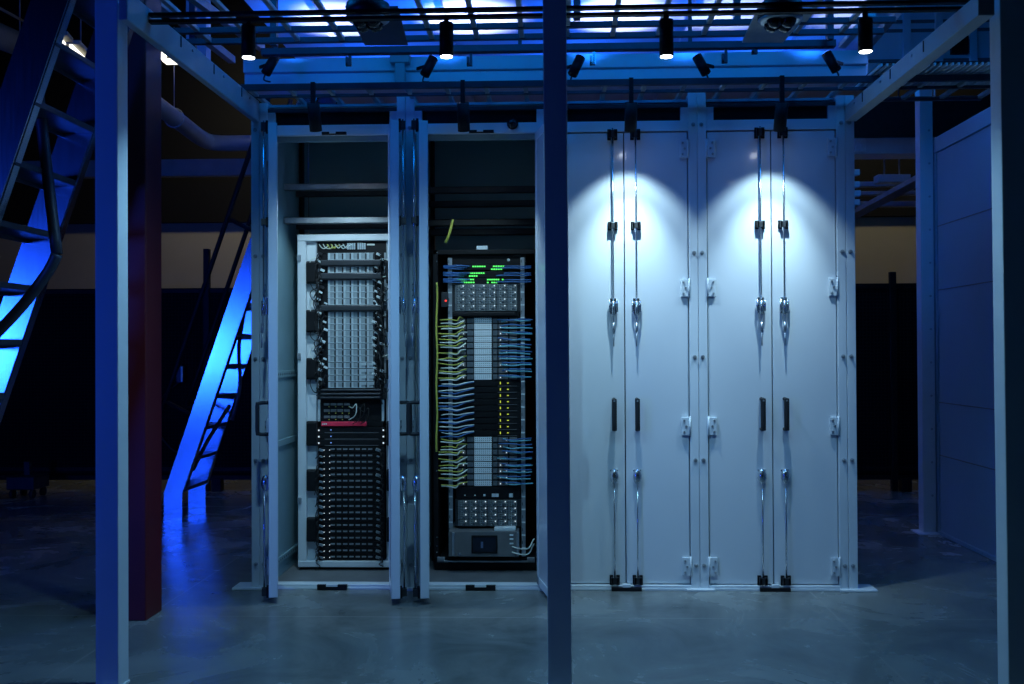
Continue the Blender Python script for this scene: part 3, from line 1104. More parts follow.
MB().cyl((xx, yk - .008, zz), (xx, yk, zz), .010, seg=12).build('key_lock', 'chrome', e, o)
for i, py in enumerate((546.5, 552)):
    xa, za = rp(512, py, yk)
    xb, zb_ = rp(536, 544 + i * 5, yk)
    one(MB().tube([(xa, yk, za), (xa + .05, yk - .02, za - .01), ((xa + xb) / 2 + .03, yk - .01, za - .008), (xb - .02, YR - .03, zb_ + .01), (xb - .012, YR - .012, zb_ + .015)], .0045, None, 6, 4), 'console_cable', 'pale', (xb, YR, zb_),
        ('upper' if i == 0 else 'lower') + ' pale cable from the right side of the display console', 'cable', 'pale cables of the display console')
x0, z0 = rp(494, 531.5, yk); x1, z1 = rp(516, 527, YR - .01)
one(MB().box(x0, x1, yk + .02, YR + .02, z0 + .0005, z0 + .02, 'plug', .003), 'flat_box', 'plug', ((x0 + x1) / 2, yk, z0 + .0005), 'pale flat box lying on top of the display console', 'box')

# ------------------------------------------------------------------ stairs
SL = .345
TH = math.atan(SL)


def stair(y1, y2, base_l, wx, z0, z1, label, treads, railside, foot, tag_grp):
    """base_l(y) gives the x of the left edge of the stringer at z=CAM.z"""
    x1 = base_l
    xf = lambda z: x1 + SL * (z - CAM.z)
    e = empty('ship_stair', (xf(z0), y1, z0), label, 'stair', tag_grp)
    o = Vector(e.location)
    for (y, t) in ((y1, .012), (y2, .012)):
        b = MB()
        poly = [(xf(z0), z0), (xf(z0) + wx, z0), (xf(z1) + wx, z1), (xf(z1), z1)]
        if foot:
            zf = z0 + foot
            poly = [(xf(zf) + .0, z0), (xf(zf) + wx, z0), (xf(zf) + wx, zf), (xf(z1) + wx, z1), (xf(z1), z1), (xf(zf), zf)]
        b.prism(poly, y, y + t, 'alu')
        b.build('stringer', 'alu', e, o)
        b = MB()
        zf = z0 + foot
        ys = y + .012
        dd = .045
        for off in (0, wx):
            b.bar((xf(zf) + off, ys + dd / 2, zf), (xf(z1) + off, ys + dd / 2, z1), dd, .008, 'alu', (1, 0, 0))
        b.build('flange', 'alu', e, o)
    z = treads[0]
    while z < z1 - .05:
        xc = xf(z) + wx * .5
        b = MB()
        b.box(xc - .085, xc + .085, y1 + .012, y2, z - .03, z, 'aludark', .004)
        b.box(xc - .085, xc - .075, y1 + .012, y2, z - .05, z - .02, 'aludark')
        b.build('tread', 'aludark', e, o)
        z += treads[1]
    return e, o, xf


DB = lambda px_int, depth: px_int * depth / FPX
# front stair at the far left
d1, d2 = 4.24, 4.80
xl = P(555 - 645, 352, CAM.y + d1).x
e, o, xf = stair(CAM.y + d1, CAM.y + d2, xl, .172, 0.0, 3.62, 'bright blue lit metal ship stair at the far left, nearest the camera', (.16, .27), 0, 0, None)
for (pts_, nm) in (([(38, 92), (47, 170), (57, 254)], 'brace'), ([(57, 254), (48, 272), (22, 306), (-8, 338)], 'brace')):
    pp = [P(px, py, CAM.y + 4.5) for px, py in pts_]
    MB().tube(pp, .027, None, 10, 4).build(nm, 'aludark', e, o)
for y in (CAM.y + d1 + .03, CAM.y + d2 + .03):
    pp = [Vector((xf(z) - .32, y, z + .12)) for z in (1.2, 2.0, 2.8, 3.4)]
# second stair behind the red column
d1, d2 = 8.27, 8.83
xl = P(555 - 344, 352, CAM.y + d1).x
e, o, xf = stair(CAM.y + d1, CAM.y + d2, xl, .162, 0.0, 3.9, 'blue lit metal ship stair behind the red column', (.26, .27), 0, .22, None)
for y in (CAM.y + d1 + .02, CAM.y + d2 + .02):
    b = MB()
    pp = [Vector((xf(z) - .27, y, z)) for z in (.95, 1.6, 2.4, 3.2, 3.8)]
    b.tube(pp, .022, None, 8, 2)
    b.build('handrail', 'black', e, o)
    for z in (1.02, 2.62, 3.55):
        MB().cyl((xf(z) - .27, y, z), (xf(z) + .04, y, z - .16), .019, seg=8).build('rail_post', 'black', e, o)
# inner ropes / small rails between the stringers
b = MB()
b.tube([P(232, 420, CAM.y + 8.5), P(240, 385, CAM.y + 8.5), P(239, 345, CAM.y + 8.5), P(247, 300, CAM.y + 8.5)], .018, None, 8, 4)
b.build('inner_rail', 'aludark', e, o)
MB().tube([P(193, 470, CAM.y + 8.5), P(208, 440, CAM.y + 8.5), P(230, 405, CAM.y + 8.5)], .018, None, 8, 3).build('inner_rail', 'aludark', e, o)

# ------------------------------------------------------------------ red column
xr1 = P(146, 621, -.74).x
yb = PZ(146, 621).y
xr1 = PZ(146, 621).x
one(MB().box(xr1 - .2, xr1, yb, yb + .21, 0, 4.6, 'redcol', .006), 'steel_column', 'redcol', (xr1 - .1, yb + .1, 0), 'dark red square steel column behind the left front post', 'column')

# ------------------------------------------------------------------ far fence
YFEN = 4.1
fx = [P(px, 352, YFEN).x for px in (-260, -60, 207, 470, 690, 893, 1090, 1300)]
ztp = P(500, 286, YFEN).z
zlo = P(500, 469, YFEN).z
zlo2 = P(500, 474, YFEN).z
zbt = P(500, 488, YFEN).z
names = ['far left', 'left', 'centre left', 'centre', 'centre right', 'right', 'far right']
for i in range(7):
    e = empty('mesh_fence_panel', ((fx[i] + fx[i + 1]) / 2, YFEN, 0), f'black mesh fence panel at the back of the hall, {names[i]} of seven', 'fence', 'black mesh fence panels')
    o = Vector(e.location)
    MB().box(fx[i] + .03, fx[i + 1] - .03, YFEN, YFEN + .01, .14, ztp).build('mesh', 'fence', e, o)
    for z in (ztp - .03, zlo, .14):
        MB().box(fx[i] + .03, fx[i + 1] - .03, YFEN - .012, YFEN + .02, z - .02, z + .02).build('rail', 'black', e, o)
    for zz in (0.0,):
        MB().box(fx[i] + .06, fx[i] + .16, YFEN - .05, YFEN + .05, 0, .14).build('foot', 'black', e, o)
for i in range(8):
    top = {2: P(207, 249, YFEN).z, 5: P(893, 272, YFEN).z}.get(i, ztp + .05)
    one(MB().box(fx[i] - .03, fx[i] + .03, YFEN - .03, YFEN + .03, 0, top, 'black', .003), 'fence_post', 'black', (fx[i], YFEN, 0), f'black square fence post, {ORD[i + 1]} from the left along the back fence', 'post', 'posts of the back fence')
# phone-like wall device on the fence and a dark cart on the floor
x = P(182, 374, YFEN).x
z = P(182, 374, YFEN).z
e = empty('wall_box', (x, YFEN - .012, z - .09), 'small pale box hung on the fence left of the second stair', 'box')
o = Vector(e.location)
MB().box(x - .035, x + .035, YFEN - .07, YFEN - .012, z - .09, z + .09, 'dark', .006).build('housing', 'dark', e, o)
MB().box(x + .015, x + .036, YFEN - .075, YFEN - .069, z - .08, z + .08, 'plug', .002).build('edge_strip', 'plug', e, o)
MB().tube([(x - .02, YFEN - .04, z - .09), (x - .2, YFEN - .03, z - .25), (x - .28, YFEN - .03, z - .5), (x - .1, YFEN - .03, z - .78), (x + .15, YFEN - .03, z - .86)], .008, None, 6, 5).build('cord', 'rubber', e, o)
x = PZ(28, 497).x; y = PZ(28, 497).y
e = empty('floor_trolley', (x, y, 0), 'low black trolley standing on the floor at the far left by the fence', 'trolley')
o = Vector(e.location)
MB().box(x - .14, x + .14, y - .15, y + .15, .09, .22, 'dark', .01).build('deck', 'dark', e, o)
MB().box(x - .03, x + .03, y - .03, y + .03, .22, .36, 'dark', .005).build('stub', 'dark', e, o)
for sx in (-1, 1):
    for sy in (-1, 1):
        MB().cyl((x + sx * .1 - .015, y + sy * .1, .045), (x + sx * .1 + .015, y + sy * .1, .045), .045, seg=12).build('wheel', 'rubber', e, o)

# ------------------------------------------------------------------ overhead : ladder trays, tracks, beams
def tray(name, zz, yn, yf, x0, x1, rails, rung_step, label, m='strut', rw=.03, phase=0.0, rm='strut'):
    e = empty(name, ((x0 + x1) / 2, (yn + yf) / 2, zz), label, 'cable tray')
    o = Vector(e.location)
    for (y, h, w) in rails:
        MB().box(x0, x1, y - w / 2, y + w / 2, zz, zz + h, m, .002).build('side_rail', m, e, o)
    x = x0 + phase
    while x < x1:
        MB().box(x, x + rw, yn, yf, zz + .006, zz + .028, rm, .002).build('rung', rm, e, o)
        x += rung_step
    return e


xa = P(130, 40, -.6).x
xb = P(905, 40, -.6).x
ZA = 3.25
yA = PZ(600, 38.5, ZA).y
yA2 = PZ(600, 27.5, ZA).y
tray('cable_ladder', ZA, yA - 1.1, yA + .03, xa, xb, [(yA, .032, .03), (yA2, .032, .03), (yA - 1.07, .032, .03)], .262, 'long steel cable ladder overhead, the higher of two in front of the ceiling', 'strutd', .028, .05)
ZB = 2.975
yB1 = PZ(640, 104.5, ZB).y
yB0 = PZ(640, 85.5, ZB).y
xa = P(238, 95, -.2).x
xb = P(1010, 95, -.2).x
tray('cable_ladder', ZB, yB0, yB1 + .02, xa, xb, [(yB0, .036, .03), ((yB0 * .62 + yB1 * .38), .018, .02), (yB1, .024, .03)], .232, 'dark steel cable ladder running just above the cabinet tops', 'strutd', .026, .07)
# third dark rail under the ceiling panels
zC = 3.42
yC = PZ(600, 51, zC).y
e = empty('support_channel', (0, yC, zC), 'dark horizontal steel channel above the blue back beam', 'beam')
o = Vector(e.location)
MB().box(P(262, 50, yC).x, P(835, 50, yC).x, yC - .03, yC + .03, zC, zC + .045, 'strutd', .003).build('channel', 'strutd', e, o)
for px in (276, 520, 690, 828):
    xx = P(px, 50, yC).x
    MB().box(xx - .012, xx + .012, yC - .012, yC + .012, zC + .04, 4.35).build('drop_rod', 'strutd', e, o)

# light tracks: two thin black rails
YT = -1.60
for py, nm in ((9.5, 'upper'), (16.5, 'lower')):
    z = P(500, py, YT).z
    xa = P(122, py, YT).x; xb = P(975, py, YT).x
    one(MB().box(xa, xb, YT - .018, YT + .018, z - .007, z + .007, 'black', .002), 'lighting_track', 'black', ((xa + xb) / 2, YT, z), f'{nm} of the two thin black tracks across the top of the picture', 'track', 'thin black lighting tracks')
ztrk = P(500, 16.5, YT).z - .007

# straight downlights on the lower track
dl = [(248.5, 58.5, 24, 'leftmost'), (446.5, 57.5, 21, 'second from left'), (666.5, 57.5, 18, 'third from left'), (865.5, 52.5, 17, 'rightmost')]
DLP = []
for (px, pyb, pyt, nm) in dl:
    v = P(px, pyb, YT)
    zt_ = P(px, pyt, YT).z
    e = empty('downlight', (v.x, YT, v.z), f'black cylinder downlight with lit white face, {nm} of the four on the track', 'spotlight', 'lit downlights on the front track')
    o = Vector(e.location)
    R = .031
    b = MB()
    b.cyl((v.x, YT, v.z + .004), (v.x, YT, zt_ - .01), R, 'black', seg=24)
    b.build('body', 'black', e, o)
    MB().cyl((v.x, YT, zt_ - .012), (v.x, YT, ztrk), .012, seg=12).build('stem', 'black', e, o)
    MB().cyl((v.x, YT, v.z + .0025), (v.x, YT, v.z + .004), R * .86, seg=24).build('lens', 'lens', e, o)
    DLP.append(Vector((v.x, YT, v.z - .01)))

# spot fixtures just in front of the cabinet heads
DSP = []
zrail = ZB
for (px, nm) in ((316, 'the left open cabinet'), (464, 'the middle open cabinet'), (630.5, 'the closed cabinet next to the central post'), (779.5, 'the closed cabinet at the right end')):
    ys = -.34
    v = P(px, 131, ys)
    tilt = RAD(24)
    ax = Vector((0, math.sin(tilt), -math.cos(tilt)))     # aims down and toward the doors
    bot = Vector((v.x, ys, v.z))
    top = bot - ax * .16
    e = empty('door_spotlight', tuple(bot), f'black cylinder spotlight hanging over {nm}', 'spotlight', 'spotlights over the cabinet heads')
    o = Vector(e.location)
    MB().cyl(bot, top, .035, None, seg=24).build('body', 'black', e, o)
    MB().cyl(bot, bot + ax * .0015, .026, seg=24).build('lens', 'lens', e, o)
    MB().box(v.x - .012, v.x + .012, top.y - .012, top.y + .012, top.z - .01, ZB + .002).build('stem', 'black', e, o)
    DSP.append((bot + ax * .012, ax))

# rail that carries them
yst = -.34 - math.sin(RAD(24)) * .16
# tilted up-lights over the cabinets
ULP = []
YU = .78
xU = []
for (px, py, lean, nm) in ((270.5, 65, 1, 'leftmost'), (429, 66.5, 1, 'second from left'), (576.5, 66, 1, 'beside the central post'), (701.5, 65, -1, 'second from right'), (831.5, 62, -1, 'rightmost')):
    c = P(px, py, YU)
    ax = Vector((lean * .40, .22, .88)).normalized()
    e = empty('uplight', tuple(c), f'black tilted spotlight before the blue beam, {nm} of the five', 'spotlight', 'tilted spotlights before the blue beam')
    o = Vector(e.location)
    MB().cyl(c - ax * .072, c + ax * .072, .034, None, seg=20).build('body', 'black', e, o)
    MB().cyl(c + ax * .072, c + ax * .076, .028, seg=20).build('lens', 'bluelens', e, o)
    MB().tube([c - ax * .07, c - ax * .10 + Vector((0, 0, -.02)), Vector((c.x, YU, P(px, 82, YU).z))], .006, None, 6, 3).build('cord', 'rubber', e, o)
    MB().bar(c + Vector((-lean * .03, 0, 0)), c + Vector((-lean * .09, .05, .0)), .014, .02).build('yoke', 'black', e, o)
    ULP.append((c + ax * .10, ax))

# big blue-lit back beam and its bracket
yb = 1.02
z1 = P(560, 54.5, yb).z; zm = P(560, 68, yb).z; z0 = P(560, 83, yb).z
xa = P(243, 70, yb).x; xb = P(868, 70, yb).x
e = empty('back_beam', ((xa + xb) / 2, yb, z0), 'wide pale beam glowing blue across the top behind the tilted spotlights', 'beam')
o = Vector(e.location)
MB().box(xa, xb, yb, yb + .25, zm, z1, 'white', .004).build('upper_band', 'white', e, o)
MB().box(xa, xb, yb + .03, yb + .25, z0, zm, 'white', .004).build('lower_band', 'white', e, o)
xm = P(401, 70, yb).x
e = empty('beam_bracket', (xm, yb - .06, z0), 'blue column head standing before the blue back beam, left of centre', 'bracket')
o = Vector(e.location)
MB().box(xm - .035, xm + .035, yb - .06, yb - .002, z0 - .02, z1 - .06, 'beam', .003).build('stem', 'beam', e, o)
MB().box(xm - .07, xm + .07, yb - .07, yb - .002, z1 - .06, z1 + .01, 'beam', .004).build('head', 'beam', e, o)
MB().box(xm - .11, xm + .11, yb - .07, yb - .002, z1 + .01, z1 + .04, 'beam', .004).build('cap', 'beam', e, o)
# cabinet-top ledge under the beam
one(MB().box(POSTX[0], POSTX[4], .5, 1.3, ZTOP + .016, ZTOP + .03, 'grey'), 'top_deck', 'grey', (0, .9, ZTOP + .016), 'dark flat deck on top of the cabinet row', 'deck')

# small hooks on the strut frame
for (px, py, nm, mm) in ((350, 60, 'left of the middle', 'strutd'), (471, 60, 'right of the second downlight', 'strutd'), (594, 59, 'right of the central post', 'chrome'), (756, 48, 'below the right camera', 'strutd'), (726, 57, 'left of the right camera', 'strutd')):
    v = P(px, py, yC)
    b = MB()
    b.box(v.x - .009, v.x + .009, yC - .01, yC + .01, v.z - .035, zC, mm, .002)
    b.box(v.x - .028, v.x + .009, yC - .015, yC + .015, v.z - .04, v.z - .02, mm, .002)
    b.box(v.x - .028, v.x - .012, yC - .015, yC + .015, v.z - .04, v.z + .02, mm, .002)
    one(b, 'pipe_hook', mm, (v.x, yC, v.z - .04), f'small hanging pipe hook overhead, {nm}', 'hook', 'small hooks overhead')
# grey plates lying on the ladder
for (pts_, nm, lab) in (([(742, 41.5), (783, 41.5), (812, 8), (757, 8)], 'strut', 'pale flat plate on the overhead ladder behind the right dome camera'),
                        ([(365, 44), (408, 44), (398, 6), (345, 6)], 'strutd', 'dark flat plate on the overhead ladder behind the left dome camera')):
    vs = [PZ(px, py, ZA) for px, py in pts_]
    b = MB()
    a = [b.bm.verts.new(v) for v in vs]
    c = [b.bm.verts.new(v - Vector((0, 0, .008))) for v in vs]
    b.bm.faces.new(a); b.bm.faces.new(c[::-1])
    for k in range(4):
        b.bm.faces.new((a[k], a[(k + 1) % 4], c[(k + 1) % 4], c[k]))
    bmesh.ops.recalc_face_normals(b.bm, faces=b.bm.faces[:])
    one(b, 'tray_plate', nm, tuple(vs[0]), lab, 'plate')

# dome cameras
for (px, lab) in ((368, 'black multi lens dome camera hanging overhead left of centre'), (780, 'black multi lens dome camera hanging overhead on the right')):
    yc = -1.5
    v = P(px, 17, yc)
    e = empty('dome_camera', (v.x, yc, v.z), lab, 'camera', 'multi lens dome cameras')
    o = Vector(e.location)
    zt_ = P(px, 5, yc).z
    zm_ = P(px, 19.5, yc).z
    MB().cyl((v.x, yc, zm_), (v.x, yc, zt_), .098, None, seg=32).build('housing', 'dark', e, o)
    MB().cyl((v.x, yc, zt_), (v.x, yc, zt_ + .16), .07, None, seg=24).build('mount', 'dark', e, o)
    b = MB()
    b.cyl((v.x, yc, zm_ - .012), (v.x, yc, zm_), .082, 'steel', .098, 32)
    b.build('trim_ring', 'steel', e, o)
    for k in range(4):
        a = RAD(45 + 90 * k)
        c = Vector((v.x + .042 * math.cos(a), yc + .042 * math.sin(a), zm_ - .014))
        MB().sphere(c, .036, None, 1, 1, .95, 16).build('lens_dome', 'glass', e, o)
    MB().box(v.x - .012, v.x + .012, yc - .012, yc + .012, zt_ + .16, zt_ + .6).build('drop_rod', 'dark', e, o)

# cross struts near the ceiling (dark frame members in front of the bright ceiling)
for (pxl, pxr, py, y) in ((135, 945, 30, .45), (135, 945, 2, .2)):
    pass
CZ = 4.35
# posts between ladder and ceiling
for (px, py0, py1, y, lab) in ((274, -12, 46, .1, 'dark vertical hanger left of the left dome camera'), (193, -12, 70, .5, 'blue vertical hanger above the left side beam'), (737, -10, 24, .1, 'dark vertical hanger left of the right dome camera'), (577, -10, 20, -.5, 'dark vertical hanger right of the central post'), (830, -10, 40, .4, 'dark vertical hanger right of the right dome camera')):
    v0 = P(px, py1, y); v1 = P(px, py0, y)
    one(MB().box(v0.x - .02, v0.x + .02, y - .02, y + .02, v0.z, CZ, 'strutd', .002), 'hanger_rod', 'strutd', tuple(v0), lab, 'hanger', 'vertical hangers overhead')

# lit ceiling panels over the row
CZ = 4.35
b = struct(MB().box(-2.55, 3.6, -2.4, 6.4, CZ, CZ + .06, 'ceil'), 'ceiling_canopy', 'ceil')
# ceiling cross beams under the canopy
for i, x in enumerate((-2.0, -.95, .12, 1.2, 2.25)):
    struct(MB().box(x - .03, x + .03, .9, 6.4, CZ - .05, CZ, 'ceil'), f'trim_{i + 1}', 'ceil')

# ------------------------------------------------------------------ left far background
zz = P(205, 141, CAM.y + 9.0)
e = empty('round_duct', tuple(zz), 'round grey duct that bends right in the upper left background', 'duct')
o = Vector(e.location)
A = P(150, 100, CAM.y + 7.8); Bp = P(208, 143, CAM.y + 9.1); C_ = P(300, 143, CAM.y + 9.1)
MB().tube([A, A.lerp(Bp, .5), Bp.lerp(A, .12), Bp + (C_ - Bp) * .10, Bp.lerp(C_, .5), C_], .075, None, 20, 6).build('pipe', 'duct', e, o)
hg = A.lerp(Bp, .38)
b = MB()
ring = [hg + Vector((math.cos(t) * .085, 0, math.sin(t) * .085)) for t in [i * math.pi / 8 for i in range(17)]]
b.tube(ring, .006, None, 6, 1)
b.build('hanger_ring', 'steel', e, o)
MB().cyl(hg + Vector((0, 0, .085)), hg + Vector((0, 0, .8)), .004, seg=6).build('hanger_rod', 'steel', e, o)
v0 = P(150, 176, 5.0); v1 = P(280, 158, 5.0)
one(MB().box(v0.x - 3, v1.x, 5.0, 5.12, v0.z, v1.z, 'duct', .004), 'ceiling_girder', 'grey', (v0.x, 5.0, v0.z), 'dim grey girder below the round duct in the left background', 'beam')
# fluorescent fixture
e = None
for (p0, p1, d0, d1_, lab) in (((71, 46), (90, 59), 6.9, 7.35, 'lit fluorescent tube fixture between the left stair stringers'), ((58, 37), (64, 41.5), 6.5, 6.65, 'short lit fluorescent fixture beside the left stair stringer')):
    a = P(*p0, CAM.y + d0); c = P(*p1, CAM.y + d1_)
    c.z = a.z
    e = empty('tube_light', tuple(a), lab, 'ceiling light')
    o = Vector(e.location)
    MB().cyl(a, c, .014, seg=10).build('tube', 'tube', e, o)
    MB().bar(a + Vector((0, 0, .03)), c + Vector((0, 0, .03)), .12, .03).build('housing', 'duct', e, o)
    MB().cyl(a.lerp(c, .5) + Vector((0, 0, .04)), Vector((a.lerp(c, .5).x, a.lerp(c, .5).y, 6.5)), .005, seg=6).build('drop_rod', 'steel', e, o)
# flood lamp by the left beam
v = P(162, 55, CAM.y + 8)
e = empty('flood_lamp', tuple(v), 'bright white lamp hanging under the left side beam', 'ceiling light')
o = Vector(e.location)
MB().sphere(v, .040, None, 1.0, 1, 1, 16).build('bulb', 'warm', e, o)
MB().cyl(v + Vector((0, 0, .03)), v + Vector((0, 0, .3)), .03, seg=12).build('housing', 'black', e, o)
v2 = P(170.5, 61.5, CAM.y + 8)
MB().box(v2.x - .05, v2.x + .05, v2.y - .05, v2.y + .05, v2.z - .012, v2.z + .012).build('strip', 'tube', e, o)
MB().bar(v2 + Vector((0, 0, .012)), v + Vector((.02, 0, .1)), .01, .01).build('arm', 'black', e, o)
# thin pipe, very top left
a = P(-30, -8, CAM.y + 6.5); c = P(62, 42, CAM.y + 9.5)
one(MB().cyl(a, c, .012, seg=8), 'thin_pipe', 'duct', tuple(a), 'thin pale pipe crossing the dark upper left corner', 'pipe')
a = P(-40, 20, CAM.y + 6.6); c = P(62, 62, CAM.y + 9.4)
e = empty('round_duct', tuple(a), 'dim round duct behind the left stair in the upper corner', 'duct')
o = Vector(e.location)
MB().cyl(a, c, .10, seg=16).build('pipe', 'duct', e, o)
MB().cyl(a.lerp(c, .5), Vector((a.lerp(c, .5).x, a.lerp(c, .5).y, 6.5)), .006, seg=6).build('drop_rod', 'steel', e, o)
# dark strut beams upper left behind the side beam
for (p0, p1, d0, d1_, lab) in (((150, -4), (232, 60), 5.6, 7.0, 'dark steel strut above the left side beam, nearer one'), ((188, -6), (262, 48), 5.8, 7.4, 'dark steel strut above the left side beam, farther one')):
    a = P(*p0, CAM.y + d0); c = P(*p1, CAM.y + d1_)
    one(MB().bar(a, c, .05, .05, 'strut'), 'ceiling_strut', 'strut', tuple(a), lab, 'beam', 'ceiling struts upper left')
v0 = P(186, 70, 1.3); v1 = P(206, -30, 1.3)
one(MB().box(v0.x, v1.x, 1.3, 1.4, v0.z, v1.z + .6, 'white'), 'hanging_panel', 'white', tuple(v0), 'narrow blue lit panel hanging above the left side beam', 'panel')

# ------------------------------------------------------------------ right side
pb = PZ(930, 534)
yE = pb.y
e = empty('partition_post', (pb.x, yE, 0), 'blue lit partition post on the right with a base plate', 'post')
o = Vector(e.location)
MB().box(pb.x - .05, pb.x + .05, yE, yE + .1, .012, P(930, 60, yE).z, 'white', .003).build('column', 'white', e, o)
MB().box(pb.x - .10, pb.x + .10, yE - .05, yE + .14, 0, .012, 'white', .002).build('base_plate', 'white', e, o)
for k in range(12):
    z = .3 + k * .26
    MB().cyl((pb.x + .02, yE, z), (pb.x + .02, yE - .006, z), .009, seg=8).build('bolt', 'steel', e, o)
xw = pb.x + .055
ynear = -3.6
ztp_ = P(936, 143.6, yE).z
e = empty('partition_wall_panel', (xw, (yE + ynear) / 2, 0), 'large blue partition panel standing between the right post and the rear post', 'panel')
o = Vector(e.location)
zr1 = P(936, 293, yE).z
MB().box(xw + .012, xw + .05, ynear, yE + .04, .02, ztp_ - .07, 'panel', .003).build('sheet', 'panel', e, o)
for k, z in enumerate((.62, 1.03, zr1 + .02, 2.4)):
    MB().box(xw + .008, xw + .0125, ynear, yE + .02, z - .004, z + .004).build('seam', 'grey', e, o)
MB().box(xw, xw + .06, ynear, yE + .04, ztp_ - .08, ztp_ + .04, 'panel', .004).build('top_rail', 'panel', e, o)
MB().box(xw, xw + .06, ynear, yE + .04, 0, .03, 'panel', .003).build('bottom_rail', 'panel', e, o)
MB().box(xw, xw + .06, yE - .04, yE + .04, .03, ztp_ - .08, 'panel', .003).build('edge_rail', 'panel', e, o)

# horizontal blue duct right background
yd = 2.6
a = P(852, 154, yd); c = P(935, 137, yd)
e = empty('rectangular_duct', ((a.x + c.x) / 2, yd, a.z), 'blue rectangular duct crossing the gap right of the cabinets', 'duct')
o = Vector(e.location)
MB().box(a.x - .05, c.x + .2, yd, yd + .25, a.z, c.z, 'white', .004).build('body', 'white', e, o)
for xx in (a.x + .25, c.x + .05):
    MB().cyl((xx, yd + .12, c.z), (xx, yd + .12, 4.35), .008, seg=6).build('drop_rod', 'steel', e, o)
q0 = P(855, 152, yd - .02); q1 = P(866, 138, yd - .02)
MB().box(q0.x, q1.x, yd - .02, yd, q0.z, q1.z, 'plug', .002).build('end_plate', 'white', e, o)
a = P(853, 108, 3.2); c = P(930, 78, 3.2)
# diagonal tray
a = P(848, 218, 3.0); c = P(926, 176, 1.9)
one(MB().bar(a, c, .12, .04, 'steel'), 'diagonal_tray', 'steel', tuple(a), 'grey tray rising to the right below the blue duct', 'cable tray')
for i, (px0, px1, py, h, lab) in enumerate(((850, 926, 184, 5, 'upper'), (850, 926, 193, 4, 'middle'), (850, 926, 204, 6, 'lower'))):
    y = 4.6 + i * .3
    a = P(px0, py, y); c = P(px1, py, y)
    one(MB().box(a.x - .2, c.x + .2, y, y + .1, a.z - h * .005, a.z + h * .005, 'beam', .004), 'background_pipe_rail', 'beam', tuple(a), f'{lab} of the dim blue rails under the duct in the right background', 'rail', 'dim rails in the right background')
for i, (px, py) in enumerate(((853, 172), (853, 184), (854, 193), (853, 202))):
    v = P(px + 3, py, 1.5)
    one(MB().box(v.x - .03, v.x + .03, 1.5, 1.56, v.z - .022, v.z + .022, 'white', .004), 'mounting_bracket', 'white', tuple(v), f'small blue bracket beside the right end post, {ORD[i + 1]} from the top', 'bracket', 'small brackets beside the right end post')
for px in (887, 902):
    v = P(px, 178, 4.2)
    e = empty('junction_box', tuple(v), ('left' if px < 890 else 'right') + ' of two dim boxes below the blue duct', 'box', 'dim boxes under the blue duct')
    MB().box(v.x - .09, v.x + .09, 4.2, 4.35, v.z - .04, v.z + .04, 'beam', .006).build('housing', 'beam', e, v)
    MB().cyl((v.x, 4.28, v.z + .03), (v.x, 4.28, 4.35), .008, seg=6).build('drop_rod', 'steel', e, v)

# perforated tray at the right
zP = 2.99
x0 = P(868, 95, -.2).x; x1 = P(1040, 95, -.2).x
b = MB()
ya, yb_ = -.42, .06
nx = 30
for i in range(nx + 1):
    x = x0 + (x1 - x0) * i / nx
    b.box(x, x + .011, ya, yb_, zP + .030, zP + .045, 'plug')  # pale bars put in for the light showing through the holes
for k in range(11):
    y = ya + (yb_ - ya) * k / 10
    b.box(x0, x1, y, y + .05, zP + .046, zP + .052, 'dark')
one(b, 'perforated_tray', 'dark', ((x0 + x1) / 2, .2, zP), 'perforated metal tray with bright holes at the upper right', 'cable tray')
v0 = P(848, 137, 2.45); v1 = P(1030, 96, 2.45)
e = empty('hanging_panel', ((v0.x + v1.x) / 2, 2.45, v0.z), 'added black sheet darkening the gap above the blue rectangular duct', 'panel')
MB().box(v0.x, v1.x, 2.45, 2.5, v0.z, v1.z).build('sheet', 'black', e, Vector(e.location))  # sheet added to stand in for the darkness of this gap
for xx in (v0.x + .2, v1.x - .2):
    MB().cyl((xx, 2.47, v1.z - .01), (xx, 2.47, 4.35), .008, seg=6).build('drop_rod', 'black', e, Vector(e.location))
# blue panels upper right
yq = 1.9
a = P(868, 82, yq); c = P(1010, -60, yq)
e = empty('hanging_panel', (a.x, yq, a.z), 'large blue lit wall panel hanging in the upper right', 'panel')
o = Vector(e.location)
MB().box(a.x, c.x + .6, yq, yq + .05, a.z, c.z + .4, 'white', .003).build('sheet', 'white', e, o)
for px in (906, 938, 972):
    xx = P(px, 40, yq).x
    MB().box(xx - .03, xx + .03, yq - .03, yq, a.z, c.z + .4, 'white', .003).build('rib', 'white', e, o)
for py in (10, 22, 31, 61):
    z = P(900, py, yq).z
    MB().box(a.x, c.x + .6, yq - .012, yq, z - .012, z + .012, 'grey').build('groove', 'grey', e, o)
q0 = P(951, 54, yq - .02); q1 = P(968, 36, yq - .02)
MB().box(q0.x, q1.x, yq - .034, yq - .001, q0.z, q1.z).build('opening', 'black', e, o)
# diagonal braces near the right top
a = P(842, 46, .6); c = P(872, 14, .2)
one(MB().bar(a, c, .05, .03, 'white'), 'roof_brace', 'white', tuple(a), 'light blue diagonal brace left of the rightmost downlight', 'brace')
a = P(866, 48, 1.2); c = P(902, 6, .6)
one(MB().bar(a, c, .05, .04, 'strut'), 'roof_brace', 'strut', tuple(a), 'diagonal steel brace right of the rightmost downlight', 'brace')

# ------------------------------------------------------------------ lights
def lamp(name, kind, loc, energy, color, **kw):
    d = bpy.data.lights.new(name, kind)
    d.energy = energy
    d.color = color
    for k, v in kw.items():
        if k not in ('aim',):
            setattr(d, k, v)
    ob = bpy.data.objects.new(name, d)
    COL.objects.link(ob)
    ob.location = loc
    if 'aim' in kw:
        ob.rotation_euler = Vector(kw['aim']).to_track_quat('-Z', 'Y').to_euler()
    return ob


